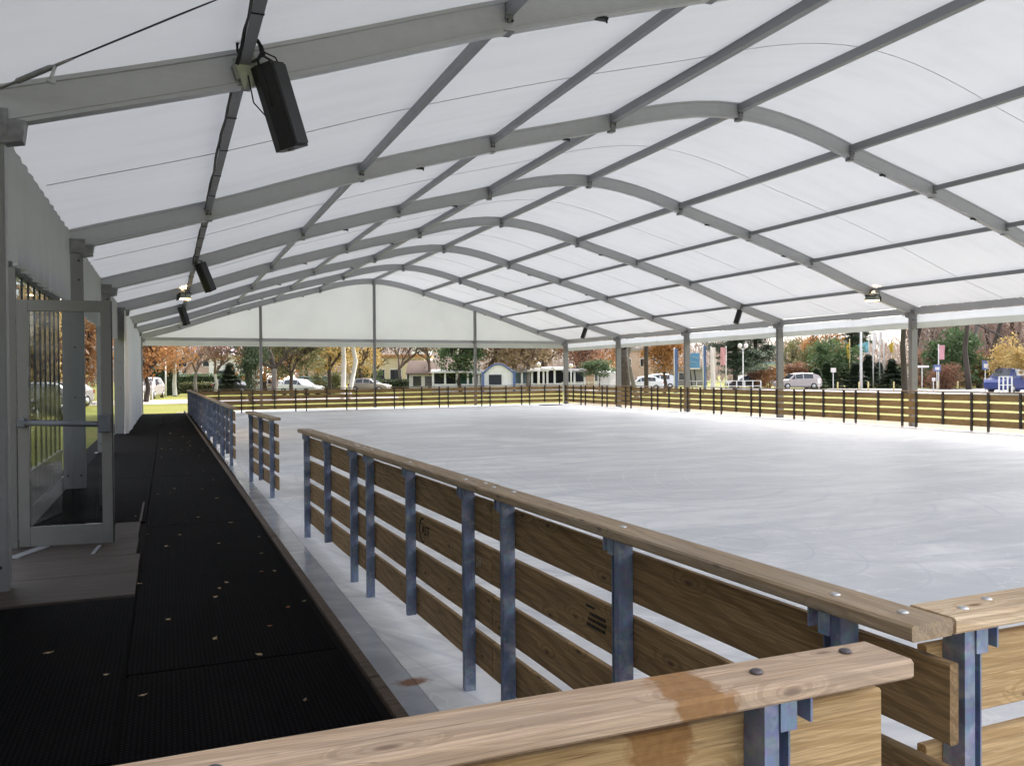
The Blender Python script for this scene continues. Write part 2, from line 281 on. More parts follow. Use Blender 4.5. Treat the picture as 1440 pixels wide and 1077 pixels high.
# ---------------------------------------------------------------- object helpers
def tag(o, label=None, cat=None, group=None, kind=None):
    for k, v in (('label', label), ('category', cat), ('group', group), ('kind', kind)):
        if v: o[k] = v
    return o
def empty(name, loc=(0, 0, 0), rz=0., **kw):
    o = bpy.data.objects.new(name, None); C.objects.link(o); o.location = loc; o.rotation_euler = (0, 0, rz); o.empty_display_size = .2
    return tag(o, **kw)
def link(name, me, mat, parent=None, loc=None, rz=None, slot=False):
    o = bpy.data.objects.new(name, me); C.objects.link(o)
    if parent: o.parent = parent
    if loc is not None: o.location = loc
    if rz is not None: o.rotation_euler = (0, 0, rz)
    if mat is not None:
        if slot:
            if not me.materials: me.materials.append(None)
            o.material_slots[0].link = 'OBJECT'; o.material_slots[0].material = mat
        elif not me.materials: me.materials.append(mat)
    return o
class MB:
    def __init__(s): s.v = []; s.f = []; s.sm = []
    def add(s, vs, fs, sm=False):
        k = len(s.v); s.v += [tuple(v) for v in vs]; s.f += [tuple(i + k for i in f) for f in fs]; s.sm += [sm] * len(fs); return s
    def box(s, x0, x1, y0, y1, z0, z1, ch=0.):
        if ch:
            c = ch; vs = []; 
            for z, i in ((z0, c), (z0 + c, 0), (z1 - c, 0), (z1, c)):
                vs += [(x0 + i, y0 + i, z), (x1 - i, y0 + i, z), (x1 - i, y1 - i, z), (x0 + i, y1 - i, z)]
            fs = [(3, 2, 1, 0), (12, 13, 14, 15)] + [(4 * l + a, 4 * l + (a + 1) % 4, 4 * l + 4 + (a + 1) % 4, 4 * l + 4 + a) for l in range(3) for a in range(4)]
            return s.add(vs, fs)
        return s.add([(x0, y0, z0), (x1, y0, z0), (x1, y1, z0), (x0, y1, z0), (x0, y0, z1), (x1, y0, z1), (x1, y1, z1), (x0, y1, z1)],
                     [(3, 2, 1, 0), (4, 5, 6, 7), (0, 1, 5, 4), (1, 2, 6, 5), (2, 3, 7, 6), (3, 0, 4, 7)])
    def bar(s, a, b, wd, ht, up=(0, 0, 1)):
        a, b = Vector(a), Vector(b); d = (b - a).normalized(); up = Vector(up)
        if abs(d.dot(up)) > .99: up = Vector((1, 0, 0))
        x = d.cross(up).normalized() * wd / 2; y = x.cross(d).normalized() * ht / 2
        vs = [a - x - y, a + x - y, a + x + y, a - x + y, b - x - y, b + x - y, b + x + y, b - x + y]
        return s.add(vs, [(3, 2, 1, 0), (4, 5, 6, 7), (0, 1, 5, 4), (1, 2, 6, 5), (2, 3, 7, 6), (3, 0, 4, 7)])
    def tube(s, pts, rad, n=8, caps=True):
        pts = [Vector(p) for p in pts]; rad = rad if isinstance(rad, (list, tuple)) else [rad] * len(pts); vs = []
        ref = Vector((.31, .17, .93))
        for i, p in enumerate(pts):
            d = (pts[min(i + 1, len(pts) - 1)] - pts[max(i - 1, 0)])
            d = d.normalized() if d.length > 1e-9 else Vector((0, 0, 1))
            if abs(d.dot(ref)) > .97: ref = Vector((1, 0, .1))
            x = d.cross(ref).normalized(); y = d.cross(x)
            for k in range(n):
                t = 2 * math.pi * k / n; vs.append(p + (x * math.cos(t) + y * math.sin(t)) * rad[i])
        fs = [(i * n + k, i * n + (k + 1) % n, (i + 1) * n + (k + 1) % n, (i + 1) * n + k) for i in range(len(pts) - 1) for k in range(n)]
        if caps: fs += [tuple(range(n))[::-1], tuple((len(pts) - 1) * n + k for k in range(n))]
        return s.add(vs, fs, True)
    def prism(s, poly, y0, y1, axis='y'):
        n = len(poly); f = (lambda u, v, t: (u, t, v)) if axis == 'y' else ((lambda u, v, t: (t, u, v)) if axis == 'x' else (lambda u, v, t: (u, v, t)))
        vs = [f(u, v, y0) for u, v in poly] + [f(u, v, y1) for u, v in poly]
        return s.add(vs, [tuple(range(n)), tuple(range(n, 2 * n))[::-1]] + [(i, n + i, n + (i + 1) % n, (i + 1) % n) for i in range(n)])
    def disc_bolt(s, x, y, z, r, h):
        n = 10; vs = [(x + math.cos(2 * math.pi * k / n) * q, y + math.sin(2 * math.pi * k / n) * q, z + t) for q, t in ((r, 0), (r, h * .4), (r * .6, h)) for k in range(n)]
        return s.add(vs, [(i * n + k, i * n + (k + 1) % n, (i + 1) * n + (k + 1) % n, (i + 1) * n + k) for i in range(2) for k in range(n)] + [tuple(2 * n + k for k in range(n))], True)
    def me(s, name):
        m = bpy.data.meshes.new(name); m.from_pydata(s.v, [], s.f)
        b = bmesh.new(); b.from_mesh(m); bmesh.ops.recalc_face_normals(b, faces=b.faces); b.to_mesh(m); b.free()
        if any(s.sm): m.polygons.foreach_set('use_smooth', s.sm)
        m.update(); return m
    def ob(s, name, mat, parent=None, **k): return link(name, s.me(name), mat, parent, **k)
ORD = ['first', 'second', 'third', 'fourth', 'fifth', 'sixth', 'seventh', 'eighth', 'ninth', 'tenth', 'eleventh', 'twelfth', 'thirteenth', 'fourteenth', 'fifteenth', 'sixteenth', 'seventeenth', 'eighteenth']
def spot(x, d, z=-.03):
    u = (x - 720) / FPX; return Vector((math.cos(YAW) * u * d + math.sin(YAW) * d, -math.sin(YAW) * u * d + math.cos(YAW) * d, z))
def zat(x, y, d): return CAMZ + ((527.4 - .007 * (x - 720)) - y) * d / FPX
FACE = -YAW   # rotation that turns local +Y to look along the view axis

# ---------------------------------------------------------------- ground, ice, walkway
def sheet(name, pts, z, mat, kind='structure'):
    m = bpy.data.meshes.new(name); m.from_pydata([(p[0], p[1], z) for p in pts], [], [tuple(range(len(pts)))])
    b = bmesh.new(); b.from_mesh(m)
    for f in b.faces:
        if f.normal.z < 0: bmesh.ops.reverse_faces(b, faces=[f])
    b.to_mesh(m); b.free()
    o = link(name, m, mat); o['kind'] = kind; return o
sheet('ground', [(-450, -200), (600, -200), (600, 650), (-450, 650)], -.05, M['grass'])
sheet('gravel_margin', [(.4, -6), (23.5, -6), (23.5, 44.6), (.4, 43)], -.044, M['gravel'])
ice = MB().box(1.202, 20.52, -3, 42.35, -.04, 0).ob('ice_rink', M['ice']); ice['kind'] = 'structure'
ie = MB().box(1.015, 1.20, -3, 39.2, -.04, -.001).ob('ice_margin', M['ice_edge']); ie['kind'] = 'structure'
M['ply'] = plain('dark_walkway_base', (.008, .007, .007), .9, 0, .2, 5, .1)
wk = MB().box(-1.62, .92, -4, 38.4, -.045, .09).ob('walkway', M['ply']); wk['kind'] = 'structure'
apron = sheet('apron', [(-4.2, -8), (-1.62, -8), (-1.62, 15), (-4.2, 15)], -.03, M['asphalt'])
def strip(name, a, b, z, mat):      # quad strip from ground survey points (x, depth)
    pts = [spot(x, d) for x, d in a] + [spot(x, d) for x, d in reversed(b)]
    return sheet(name, [(p.x, p.y) for p in pts], z, mat)
strip('path', [(-900, 46), (180, 51), (262, 53), (560, 60)], [(-900, 56), (180, 60), (262, 63), (560, 72)], -.040, M['path'])
strip('road', [(780, 82), (1040, 74), (1300, 60), (2600, 44)], [(780, 96), (1040, 92), (1300, 84), (2600, 80)], -.040, M['asphalt'])
strip('car_park', [(-1400, 60), (-200, 62)], [(-1400, 110), (-200, 100)], -.036, M['asphalt'])
k_ = MB()
for a, b in (((780, 81.8), (1040, 73.8)), ((1040, 73.8), (1300, 59.8)), ((1300, 59.8), (1900, 52.5))):
    p, q = spot(*a, -.0), spot(*b, -.0); k_.bar(p, q, .18, .14)
kb = k_.ob('kerb', M['kerbstone']); kb['kind'] = 'structure'

# walkway: rubber mats, wooden ramp boards, kerb boards
mat_me = {}
def rubber(x0, x1, y0, y1, label):
    o = MB().box(0, x1 - x0, 0, y1 - y0, .092, .1085, .004).ob('rubber_mat', M['mat'], loc=(x0, y0, 0))
    o.rotation_euler = (0, 0, R(random.uniform(-.12, .12)))
    return tag(o, label, 'mat', 'black rubber mats on the walkway')
random.seed(4)
ys = [-3.9, .2, 3.62, 6.32]
for i in range(3):
    rubber(-1.55, -.215, ys[i], ys[i + 1] - .012, 'black ribbed rubber mat against the left wall, %s row from the front' % ORD[i])
yy = [-3.9, .2, 4.65, 9.2, 13.8, 18.4, 23.0, 27.6, 32.2, 36.6]
for i in range(9):
    rubber(-.205, .865, yy[i], yy[i + 1] - .012, 'black rubber mat along the wooden kerb board, %s from the front' % ORD[i])
yl = [9.55, 13.8, 18.4, 23.0, 27.6, 32.2, 36.6]
for i in range(6):
    rubber(-1.30, -.225, yl[i], yl[i + 1] - .012, 'black rubber mat beyond the open glass door, %s one along the wall' % ORD[i])
tag(MB().box(-.505, -.27, 8.612, 9.53, .0925, .117, .003).ob('floorboard', M['floorboard']), 'short grey wooden floorboard right behind the free edge of the open door', 'floorboard', 'bare floorboards at the doorway')
tag(MB().box(-.285, -.262, 9.56, 11.0, .109, .118, .002).ob('joint_strip', M['floorboard']), 'thin pale joint strip running along the mats behind the open door', 'strip')
for i, (a, b, c, d) in enumerate([(-1.5, -.222, 6.345, 7.10), (-1.5, -.226, 7.108, 7.80), (-1.5, -.26, 7.808, 8.60), (-1.3, -.52, 8.608, 9.53)]):
    o = MB().box(a, b, c, d, .0925, .118, .004).ob('floorboard', M['floorboard'])
    tag(o, ['wide brown floorboard nearest the camera at the doorway', 'second brown floorboard in front of the glass door', 'reddish brown floorboard under the open glass door', 'floorboard behind the open glass door beside the glazed wall'][i], 'floorboard', 'bare floorboards at the doorway')
tag(MB().bar((-.60, 7.9, .123), (-.57, 8.28, .123), .03, .008).ob('metal_strip', M['alu_dark']), 'short metal joint strip on the floorboards in front of the door', 'strip')
cy = -3.9; i = 0
while cy < 38:
    L = [3.9, 4.1, 4.0][i % 3]; x_ = .99 - .0065 * cy
    b = MB().box(-.028, .028, 0, L - .02, -.03, .125, .006).ob('kerb_board', M['curb'], loc=(x_ - .02, cy, 0), rz=R(.37))
    tag(b, 'dark wet wooden kerb board between mat and ice, %s from the front' % ORD[i], 'kerb board', 'wooden kerb boards edging the walkway'); cy += L; i += 1
# fallen leaves
def leaf_mesh(seed):
    r = random.Random(seed); n = 9; out = []
    for k in range(n):
        t = 2 * math.pi * k / n; q = (1 if k % 2 == 0 else .55) * r.uniform(.8, 1.1); out.append((math.cos(t) * q * 1.2, math.sin(t) * q * .8, r.uniform(.0, .35)))
    vs = [(0, 0, .12)] + out + [(x * .98, y * .98, z - .08) for x, y, z in out]
    fs = [(0, 1 + k, 1 + (k + 1) % n) for k in range(n)] + [(1 + k, 1 + n + k, 1 + n + (k + 1) % n, 1 + (k + 1) % n) for k in range(n)]
    m = bpy.data.meshes.new('leaf'); m.from_pydata(vs, [], fs); return m
LV = [leaf_mesh(s) for s in range(5)]
leafcol = [plain('leaf_buff', (.34, .25, .14), .7, 0, .2), plain('leaf_rust', (.30, .10, .04), .7, 0, .2), plain('leaf_brown', (.16, .10, .06), .7, 0, .2)]
rl = random.Random(11)
fixed = [(.42, 8.0, 0), (.60, 9.1, 0), (.66, 6.7, 1), (.33, 6.3, 0), (.73, 7.4, 0), (.56, 11.0, 0), (.10, 8.6, 0), (.30, 9.6, 0), (-.62, 5.2, 0), (-.30, 4.7, 0), (-.95, 5.5, 0), (.24, 5.1, 0), (.72, 5.6, 1), (.45, 4.7, 0), (.08, 12.2, 0), (.62, 13.0, 0), (-.33, 9.9, 0)]
for i in range(62):
    if i < len(fixed): x, y, k = fixed[i]
    else: x, y, k = rl.uniform(-.2, .84), 3.8 + 30 * rl.random() ** 1.5, rl.choice([0, 0, 0, 1, 2])
    q = rl.uniform(.014, .026); o = bpy.data.objects.new('fallen_leaf', LV[rl.randrange(5)]); C.objects.link(o)
    o.location = (x, y, .110 if x > -.2 or y < 6.3 else .119); o.rotation_euler = (0, 0, rl.uniform(0, 6.3)); o.scale = (q, q, q)
    if not o.data.materials: o.data.materials.append(None)
    o.material_slots[0].link = 'OBJECT'; o.material_slots[0].material = leafcol[k]
    tag(o, ['small dry buff leaf lying on the black rubber mat', 'small rust red leaf lying on the black rubber mat', 'small brown leaf lying on the black rubber mat'][k], 'leaf', ['dry buff leaves', 'rust red leaves', 'brown leaves'][k] + ' scattered on the walkway')
for i, (x, y) in enumerate([(1.9, 12.3), (15.4, 38.8), (18.9, 41.0)]):
    pass

# ---------------------------------------------------------------- rink fence
ZR = 1.08; PZ = [(.822, .998), (.592, .768), (.362, .538), (.132, .308)]
_pc = {}
def post_mesh(short, s, cheap):
    k = ('p', short, s, cheap)
    if k not in _pc:
        z0 = .13 if short else -.03; z1 = ZR - .038; m = MB()
        def bx(a, b, *r): m.box(min(a * s, b * s), max(a * s, b * s), *r)
        if cheap: m.box(-.024, .024, -.046, .012, z0, z1)
        else:
            bx(-.0325, -.001, -.046, .0115, z0, z1); bx(-.001, .0325, -.006, .0115, z0, z1 - .004); bx(.0285, .0325, -.036, -.006, z0, z1 - .045)
        _pc[k] = m.me('post')
    return _pc[k]
def brk_mesh(s):
    k = ('b', s)
    if k not in _pc:
        m = MB(); z1 = ZR - .0385
        def bx(a, b, *r): m.box(min(a * s, b * s), max(a * s, b * s), *r)
        bx(.0, .036, -.05, -.0465, z1 - .055, z1); bx(.034, .038, -.046, .0, z1 - .05, z1 - .004); bx(.070, .075, -.046, .0, z1 - .05, z1 - .004); bx(.038, .075, -.046, .0, z1 - .0038, z1); bx(.05, .056, -.012, -.002, z1 - .03, z1 - .01)
        _pc[k] = m.me('bracket')
    return _pc[k]
def board_mesh(L, y0, y1, z0, z1, seed, ch=.004, end=0.):
    k = ('q', round(L, 3), y0, z0, seed, end)
    if k not in _pc:
        r = random.Random(seed * 7 + int(z0 * 100)); m = MB(); n = 6; vs = []; fs = []; c = ch
        sec = [(y0 + c, z0), (y1 - c, z0), (y1, z0 + c), (y1, z1 - c), (y1 - c, z1), (y0 + c, z1), (y0, z1 - c), (y0, z0 + c)]
        for i in range(n + 1):
            x = .004 + (L + end - .008) * i / n; dy = r.uniform(-.0015, .0015) if seed else 0; dz = r.uniform(-.002, .002) if seed else 0
            vs += [(x, y + dy, z + dz) for y, z in sec]
        for i in range(n):
            fs += [(i * 8 + k2, i * 8 + (k2 + 1) % 8, (i + 1) * 8 + (k2 + 1) % 8, (i + 1) * 8 + k2) for k2 in range(8)]
        fs += [tuple(range(8))[::-1], tuple(n * 8 + k2 for k2 in range(8))]
        m.add(vs, fs); _pc[k] = m.me('board')
    return _pc[k]
def fence_panel(start, ang, L, rail, plank, steel, label, group, s=1, near=False, ins=(.25, .25), seed=1, pend=0., boltmat=None, rj=0.):
    t = empty('fence_panel', start, ang, label=label, cat='fence', group=group)
    link('rail', board_mesh(L - rj, -.063, .063, ZR - .037, ZR, seed if near else 0, .006), rail, t, slot=True)
    for k, (a, b) in enumerate(PZ):
        link('plank', board_mesh(L, .014, .040, a, b, (seed * 5 + k) % 7 + 1, .004, pend), plank, t, slot=True)
    for j, x in enumerate((ins[0], (L + ins[0] - ins[1]) / 2, L - ins[1])):
        p = link('post', post_mesh(j == 1, s, not near), steel, t, loc=(x, 0, 0), slot=True)
        if near: link('bracket', brk_mesh(s), steel, p, slot=True)
    if near:
        for x in (.075, max(ins[0] + .02, .2), L / 2, L - ins[1] - .02, L - .085):
            m = MB().disc_bolt(0, 0, 0, .0125, .005); _pc.setdefault('bolt', m.me('bolt'))
            link('bolt', _pc['bolt'], boltmat or M['bolt'], t, loc=(x + random.uniform(-.01, .01), random.uniform(-.02, .02), ZR + .0005), slot=True)
    return t
random.seed(9)
def linefence(p0, p1, n, *a, **k): ...
# long panel run beside the walkway: near end (1.522,1.306), drifting towards the kerb as it goes
dm = Vector((-.0292, 1, 0)).normalized(); pm = Vector((1.522, 1.306, 0)); am = math.atan2(-dm.y, -dm.x)
main = []
for i in range(3):
    st = pm + dm * 2.5 * (i + 1)
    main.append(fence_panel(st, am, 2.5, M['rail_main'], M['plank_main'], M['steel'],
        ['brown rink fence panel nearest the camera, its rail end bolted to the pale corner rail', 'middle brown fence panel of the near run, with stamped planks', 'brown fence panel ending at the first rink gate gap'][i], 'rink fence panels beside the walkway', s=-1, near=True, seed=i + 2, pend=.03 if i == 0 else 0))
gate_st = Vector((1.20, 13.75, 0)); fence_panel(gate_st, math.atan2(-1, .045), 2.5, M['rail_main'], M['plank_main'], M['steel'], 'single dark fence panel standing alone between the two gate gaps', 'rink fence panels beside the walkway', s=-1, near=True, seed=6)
a0, a1 = Vector((1.10, 15.85, 0)), Vector((.84, 38.9, 0)); dl = (a1 - a0) / 9.2
for i in range(9):
    st = a0 + dl * (i + 1); d = -dl.normalized()
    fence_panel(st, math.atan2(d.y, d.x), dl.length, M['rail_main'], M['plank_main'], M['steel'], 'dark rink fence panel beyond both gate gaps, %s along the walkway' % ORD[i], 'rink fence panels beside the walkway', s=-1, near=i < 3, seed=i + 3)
b0, b1 = Vector((.90, 38.9, 0)), Vector((20.36, 41.72, 0)); n = 8; db = (b1 - b0) / n
for i in range(n):
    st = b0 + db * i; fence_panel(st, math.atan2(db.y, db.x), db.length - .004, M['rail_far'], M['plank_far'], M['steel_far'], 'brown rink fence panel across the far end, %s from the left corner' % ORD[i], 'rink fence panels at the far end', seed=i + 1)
for i in range(17):
    y1 = 2.02 + 2.33 * (i + 1)
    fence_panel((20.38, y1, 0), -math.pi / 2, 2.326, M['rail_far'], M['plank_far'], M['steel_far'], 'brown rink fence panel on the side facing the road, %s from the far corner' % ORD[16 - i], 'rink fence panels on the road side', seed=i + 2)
# across the near end, past the corner
fence_panel((1.589, 1.374, 0), 0, 2.5, M['rail_new'], M['plank_fore'], M['steel'], 'fence panel with a fresh pale rail and silver bolts at the corner', 'rink fence panels across the near end', near=True, ins=(.085, .25), seed=5)
for i in range(2):
    fence_panel((4.10 + 2.52 * i, 1.374, 0), 0, 2.5, M['rail_new'], M['plank_fore'], M['steel'], 'pale fence panel across the near end, %s after the corner panel' % ORD[i], 'rink fence panels across the near end', near=True, seed=3 + i)
# the panel in front of the photographer
fore = fence_panel((-1.2, 1.222, 0), 0, 2.5, M['rail_fore'], M['plank_fore'], M['steel'], 'fence panel right in front, pale pinkish rail with an orange wood stain', 'rink fence panels across the near end', near=True, ins=(.25, .305), seed=8, boltmat=M['bolt_rusty'])

# printed stamps on the planks
def text_mesh(txt, size, depth=.0012):
    cu = bpy.data.curves.new('t', 'FONT'); cu.body = txt; cu.size = size; cu.extrude = depth; cu.align_x = 'CENTER'; cu.align_y = 'CENTER'
    o = bpy.data.objects.new('t', cu); C.objects.link(o); bpy.context.view_layer.update()
    m = bpy.data.meshes.new_from_object(o.evaluated_get(bpy.context.evaluated_depsgraph_get())); bpy.data.objects.remove(o); return m
ink = plain('faded_black_ink', (.012, .010, .009), .8, 0, .4, 40); pale_ink = plain('faded_pale_stamp', (.30, .26, .20), .8, 0, .3, 40)
def stamp(panel, me, mat, x, z, nm):
    o = link(nm, me, mat, panel, loc=(x, .0128, z)); o.rotation_euler = (R(90), 0, 0); return o
arc = MB()
pts = [(math.cos(t) * .066, math.sin(t) * .072, 0) for t in [R(a) for a in range(70, 300, 14)]]
arc.tube(pts, [.003 + .008 * math.sin(math.pi * i / (len(pts) - 1)) for i in range(len(pts))], 6)
am_ = arc.me('mark'); 
for v_ in am_.vertices: v_.co.z *= .05
stamp(main[1], am_, ink, 1.42, .68, 'printed_ring'); stamp(main[1], text_mesh('AST', .085), ink, 1.47, .68, 'printed_letters')
stamp(main[1], text_mesh('JSI', .07), pale_ink, 2.33, .672, 'printed_letters')
tm = MB()
rt = random.Random(3)
for row in range(3):
    x = -.07 + row * .012
    while x < .07: l = rt.uniform(.008, .02); tm.box(x, x + l, -.03 + row * .022, -.018 + row * .022, -.001, .001); x += l + .005
tm.box(-.075, -.01, .042, .050, -.001, .001)
stamp(main[0], tm.me('mark'), ink, 1.02, .685, 'printed_stamp')
vm = MB().bar((-.016, .02, 0), (0, -.016, 0), .006, .001).bar((0, -.016, 0), (.018, .018, 0), .006, .001).bar((-.008, .022, 0), (.006, .022, 0), .005, .001)
stamp(main[0], vm.me('mark'), ink, 1.62, .66, 'printed_stamp')

# ---------------------------------------------------------------- the tent
XC = 9.962; BAY0 = 12.85
FY = [BAY0 + 6 * (k - 2) for k in range(0, 8)]       # frame positions .85 ... 42.85
OFF = [-11.17, -9.382, -7.152, -4.976, -2.718, 0, 2.718, 4.976, 7.152, 9.382, 11.17]
ZJ = [3.50, 4.03, 4.787, 5.435, 6.044, 6.54, 6.044, 5.435, 4.787, 4.03, 3.50]
def prof(o):
    n = len(OFF); i = max(0, min(n - 2, next((k for k in range(n - 1) if o <= OFF[k + 1]), n - 2)))
    SL = [.30, .318, .315, .285, .30, 0., -.30, -.285, -.315, -.318, -.30]
    def sl(k):
        return SL[k]
        if k <= 0: return (ZJ[1] - ZJ[0]) / (OFF[1] - OFF[0])
        if k >= n - 1: return (ZJ[-1] - ZJ[-2]) / (OFF[-1] - OFF[-2])
        if k == 5: return 0.
        return (ZJ[k + 1] - ZJ[k - 1]) / (OFF[k + 1] - OFF[k - 1])
    h = OFF[i + 1] - OFF[i]; t = (o - OFF[i]) / h; m0, m1 = sl(i) * h, sl(i + 1) * h
    return (2 * t ** 3 - 3 * t * t + 1) * ZJ[i] + (t ** 3 - 2 * t * t + t) * m0 + (-2 * t ** 3 + 3 * t * t) * ZJ[i + 1] + (t ** 3 - t * t) * m1
NS = 48; OS = [-11.24 + 22.48 * i / NS for i in range(NS + 1)]
def swp(sec, offs):
    m = MB(); n = len(sec); vs = []
    for o in offs:
        s_ = (prof(o + .02) - prof(o - .02)) / .04; L = math.hypot(1, s_); nx, nz = -s_ / L, 1 / L
        vs += [(XC + o + nx * b, a, prof(o) + nz * b) for a, b in sec]
    fs = [(i * n + k, i * n + (k + 1) % n, (i + 1) * n + (k + 1) % n, (i + 1) * n + k) for i in range(len(offs) - 1) for k in range(n)]
    fs += [tuple(range(n))[::-1], tuple((len(offs) - 1) * n + k for k in range(n))]
    return m.add(vs, fs)
tent = empty('marquee_tent', (XC, 22, 0), label='large white marquee with a translucent curved roof covering the ice rink', cat='tent')
def tp(name, me, mat, **k):
    o = link(name, me, mat, None, **k); o.parent = tent; o.matrix_parent_inverse = Matrix.Translation((-XC, -22, 0)); return o
def sub(name, me, mat, par, loc=(0, 0, 0)):
    o = link(name, me, mat, par); o.location = loc; return o
H2 = .14
sec = [(-.055, -H2), (.055, -H2), (.055, -H2 + .03), (.062, -H2 + .034), (.062, -H2 + .046), (.048, -H2 + .05), (.048, H2 - .04), (.06, H2 - .034), (.06, H2), (-.06, H2), (-.06, H2 - .034), (-.048, H2 - .04), (-.048, -H2 + .05), (-.062, -H2 + .046), (-.062, -H2 + .034), (-.055, -H2 + .03)]
rme = swp(sec, OS).me('rafter')
# bracket with bolts at each purlin crossing (both faces)
bt = MB(); brs = []
for big in (0, 1):
    bk = MB(); w_ = .11 if big else .07
    for sd_ in (-1, 1): bk.box(-w_ / 2, w_ / 2, min(sd_ * .064, sd_ * .075), max(sd_ * .064, sd_ * .075), -.13 if big else -.07, .10)
    bk.box(-.05, .05, -.0635, .0635, -H2 - (.05 if big else .012), -H2 - .002); brs.append(bk.me('joint_bracket'))
for o, z in list(zip(OFF, ZJ))[1:-1]:
    w_ = .11 if abs(o) < 3 else .07
    for sd_ in (-1, 1):
        for q in ((-.35, -.06), (.35, -.06), (-.35, .03), (.35, .03)):
            bt.tube([(XC + o + q[0] * w_, sd_ * .062, z + q[1]), (XC + o + q[0] * w_, sd_ * .088, z + q[1])], .011, 6)
btm = bt.me('bolt')
hkm = MB().box(-.06, .06, -.03, .03, -.03, -.003).tube([(.05, 0, -.01), (.06, 0, -.05)], .010, 6).me('hanger_clip')
for k, y in enumerate(FY):
    r_ = tp('rafter', rme, M['alu'], loc=(0, y, 0))
    for o, z in list(zip(OFF, ZJ))[1:-1]: sub('joint_bracket', brs[abs(o) < 3], M['bracket'], r_, (XC + o, 0, z))
    for o in (-6.2, -3.6, 3.6, 6.2): sub('hanger_clip', hkm, M['black'], r_, (XC + o, 0, prof(o) - H2))
    sub('bolt', btm, M['black'], r_)['kind'] = 'stuff'
# columns
def col_mesh(sx):
    m = MB(); m.box(-.135, .135, -.05, .05, 0.0, 3.36); m.box(-.122, .122, -.062, -.0505, 0.02, 3.2); m.box(-.122, .122, .0505, .062, 0.02, 3.2)
    return m.me('column')
cm = col_mesh(1)
def cap_mesh(s):
    m = MB(); m.prism([(-.16, 3.33), (-.16, 3.52), (s * .0 + .16, 3.52), (.16, 3.33)], -.07, .07)
    a, b = (.10, .27) if s > 0 else (-.27, -.10)
    m.prism([(a, 3.27), (b - .02, 3.30), (b, 3.45), (a, 3.45)] if s > 0 else [(a + .02, 3.30), (b, 3.27), (b, 3.45), (a, 3.45)], -.066, .066)
    return m.me('column_head')
capl, capr = cap_mesh(1), cap_mesh(-1)
cb = MB()
for z in (3.22, 2.95, .2):
    for x in (-.08, .08): cb.tube([(x, -.075, z), (x, -.05, z)], .013, 6)
for z in (2.0, 1.3): cb.tube([(.02, -.068, z), (.02, -.05, z)], .012, 6)
cbm = cb.me('bolt'); fp = MB().box(-.19, .19, -.13, .13, 0, .012).me('base_plate')
gc = MB()
for k in range(5):
    pts = [(.06 + .035 * k * .6, .10 + .03 * math.sin(k * 2.2 + j * .5), 3.35 - j * .33) for j in range(10)]
    gc.tube(pts, [.03 + .012 * math.sin(j * 1.3 + k) for j in range(10)], 6)
gcm = gc.me('gathered_curtain')
for k, y in enumerate(FY):
    for s_, x in ((1, XC - 11.14), (-1, XC + 11.14)):
        z0 = .095 if (s_ > 0 and y < 38) else -.045
        c_ = tp('column', cm, M['alu_col'], loc=(x, y, z0 if s_ < 0 else .0)); c_.location.z = 0
        if s_ > 0: c_.location.z = 0.095 if y < 38 else -.045; c_.scale.z = (3.36 - c_.location.z) / 3.36
        else: c_.location.z = -.045; c_.scale.z = 3.405 / 3.36
        h_ = tp('column_head', capl if s_ > 0 else capr, M['bracket'], loc=(x, y, 0))
        sub('bolt', cbm, M['black'], c_); sub('base_plate', fp, M['bracket'], c_)
        if s_ < 0 and k >= 2: tp('gathered_curtain', gcm, M['curtain'], loc=(x, y, 0))
# purlins: one per bay and line, butted between rafters
for j, (o, z) in enumerate(zip(OFF, ZJ)):
    big = j in (4, 5, 6); wd, ht = (.105, .135) if big else (.068, .09)
    if j in (0, 10): wd, ht = .10, (.05 if j == 0 else .19)
    m = MB().box(-wd / 2, wd / 2, .0, 6 - .13, -ht / 2, ht / 2); m.box(-wd / 2 - .006, wd / 2 + .006, .0, 5.87, -ht / 2 - .008, -ht / 2 - .0005)
    pm_ = m.me('purlin')
    for k in range(7):
        zz = z + (.045 if j not in (0, 10) else .0)
        p_ = tp('purlin', pm_, M['alu_dark'] if j not in (0, 10) else M['alu'], loc=(XC + o - (.16 if j == 0 else 0), FY[k] + .065, zz)); 
# roof membrane: one sheet per bay, hung just above the rafters, slightly slack between them
def roof_sheet(seed):
    rn = random.Random(seed); m = MB(); NY = 10; vs = []
    for i, o in enumerate(OS):
        for j in range(NY + 1):
            t = j / NY; sag = .035 * math.sin(math.pi * t) * (1 if abs(o) < 11 else .3)
            vs.append((XC + o * 1.0, 6.0 * t, prof(o) + H2 + .004 - sag + .006 * noise.noise(Vector((o * .9, t * 4 + seed, 0)))))
    fs = [(i * (NY + 1) + j, (i + 1) * (NY + 1) + j, (i + 1) * (NY + 1) + j + 1, i * (NY + 1) + j + 1) for i in range(NS) for j in range(NY)]
    m.add(vs, fs, True); return m.me('roof_sheet')
rs = [roof_sheet(s) for s in range(3)]
sm_ = MB()
offs = [-11.1 + 22.2 * i / 60 for i in range(61)]
sm_.tube([(XC + o, 0, prof(o) + H2 - .042) for o in offs], .0045, 5); smm = sm_.me('roof_seam')
for k in range(7):
    tp('roof_sheet', rs[k % 3], M['roof'], loc=(0, FY[k], 0)); tp('roof_seam', smm, M['seam'], loc=(0, FY[k] + 3.0, 0))
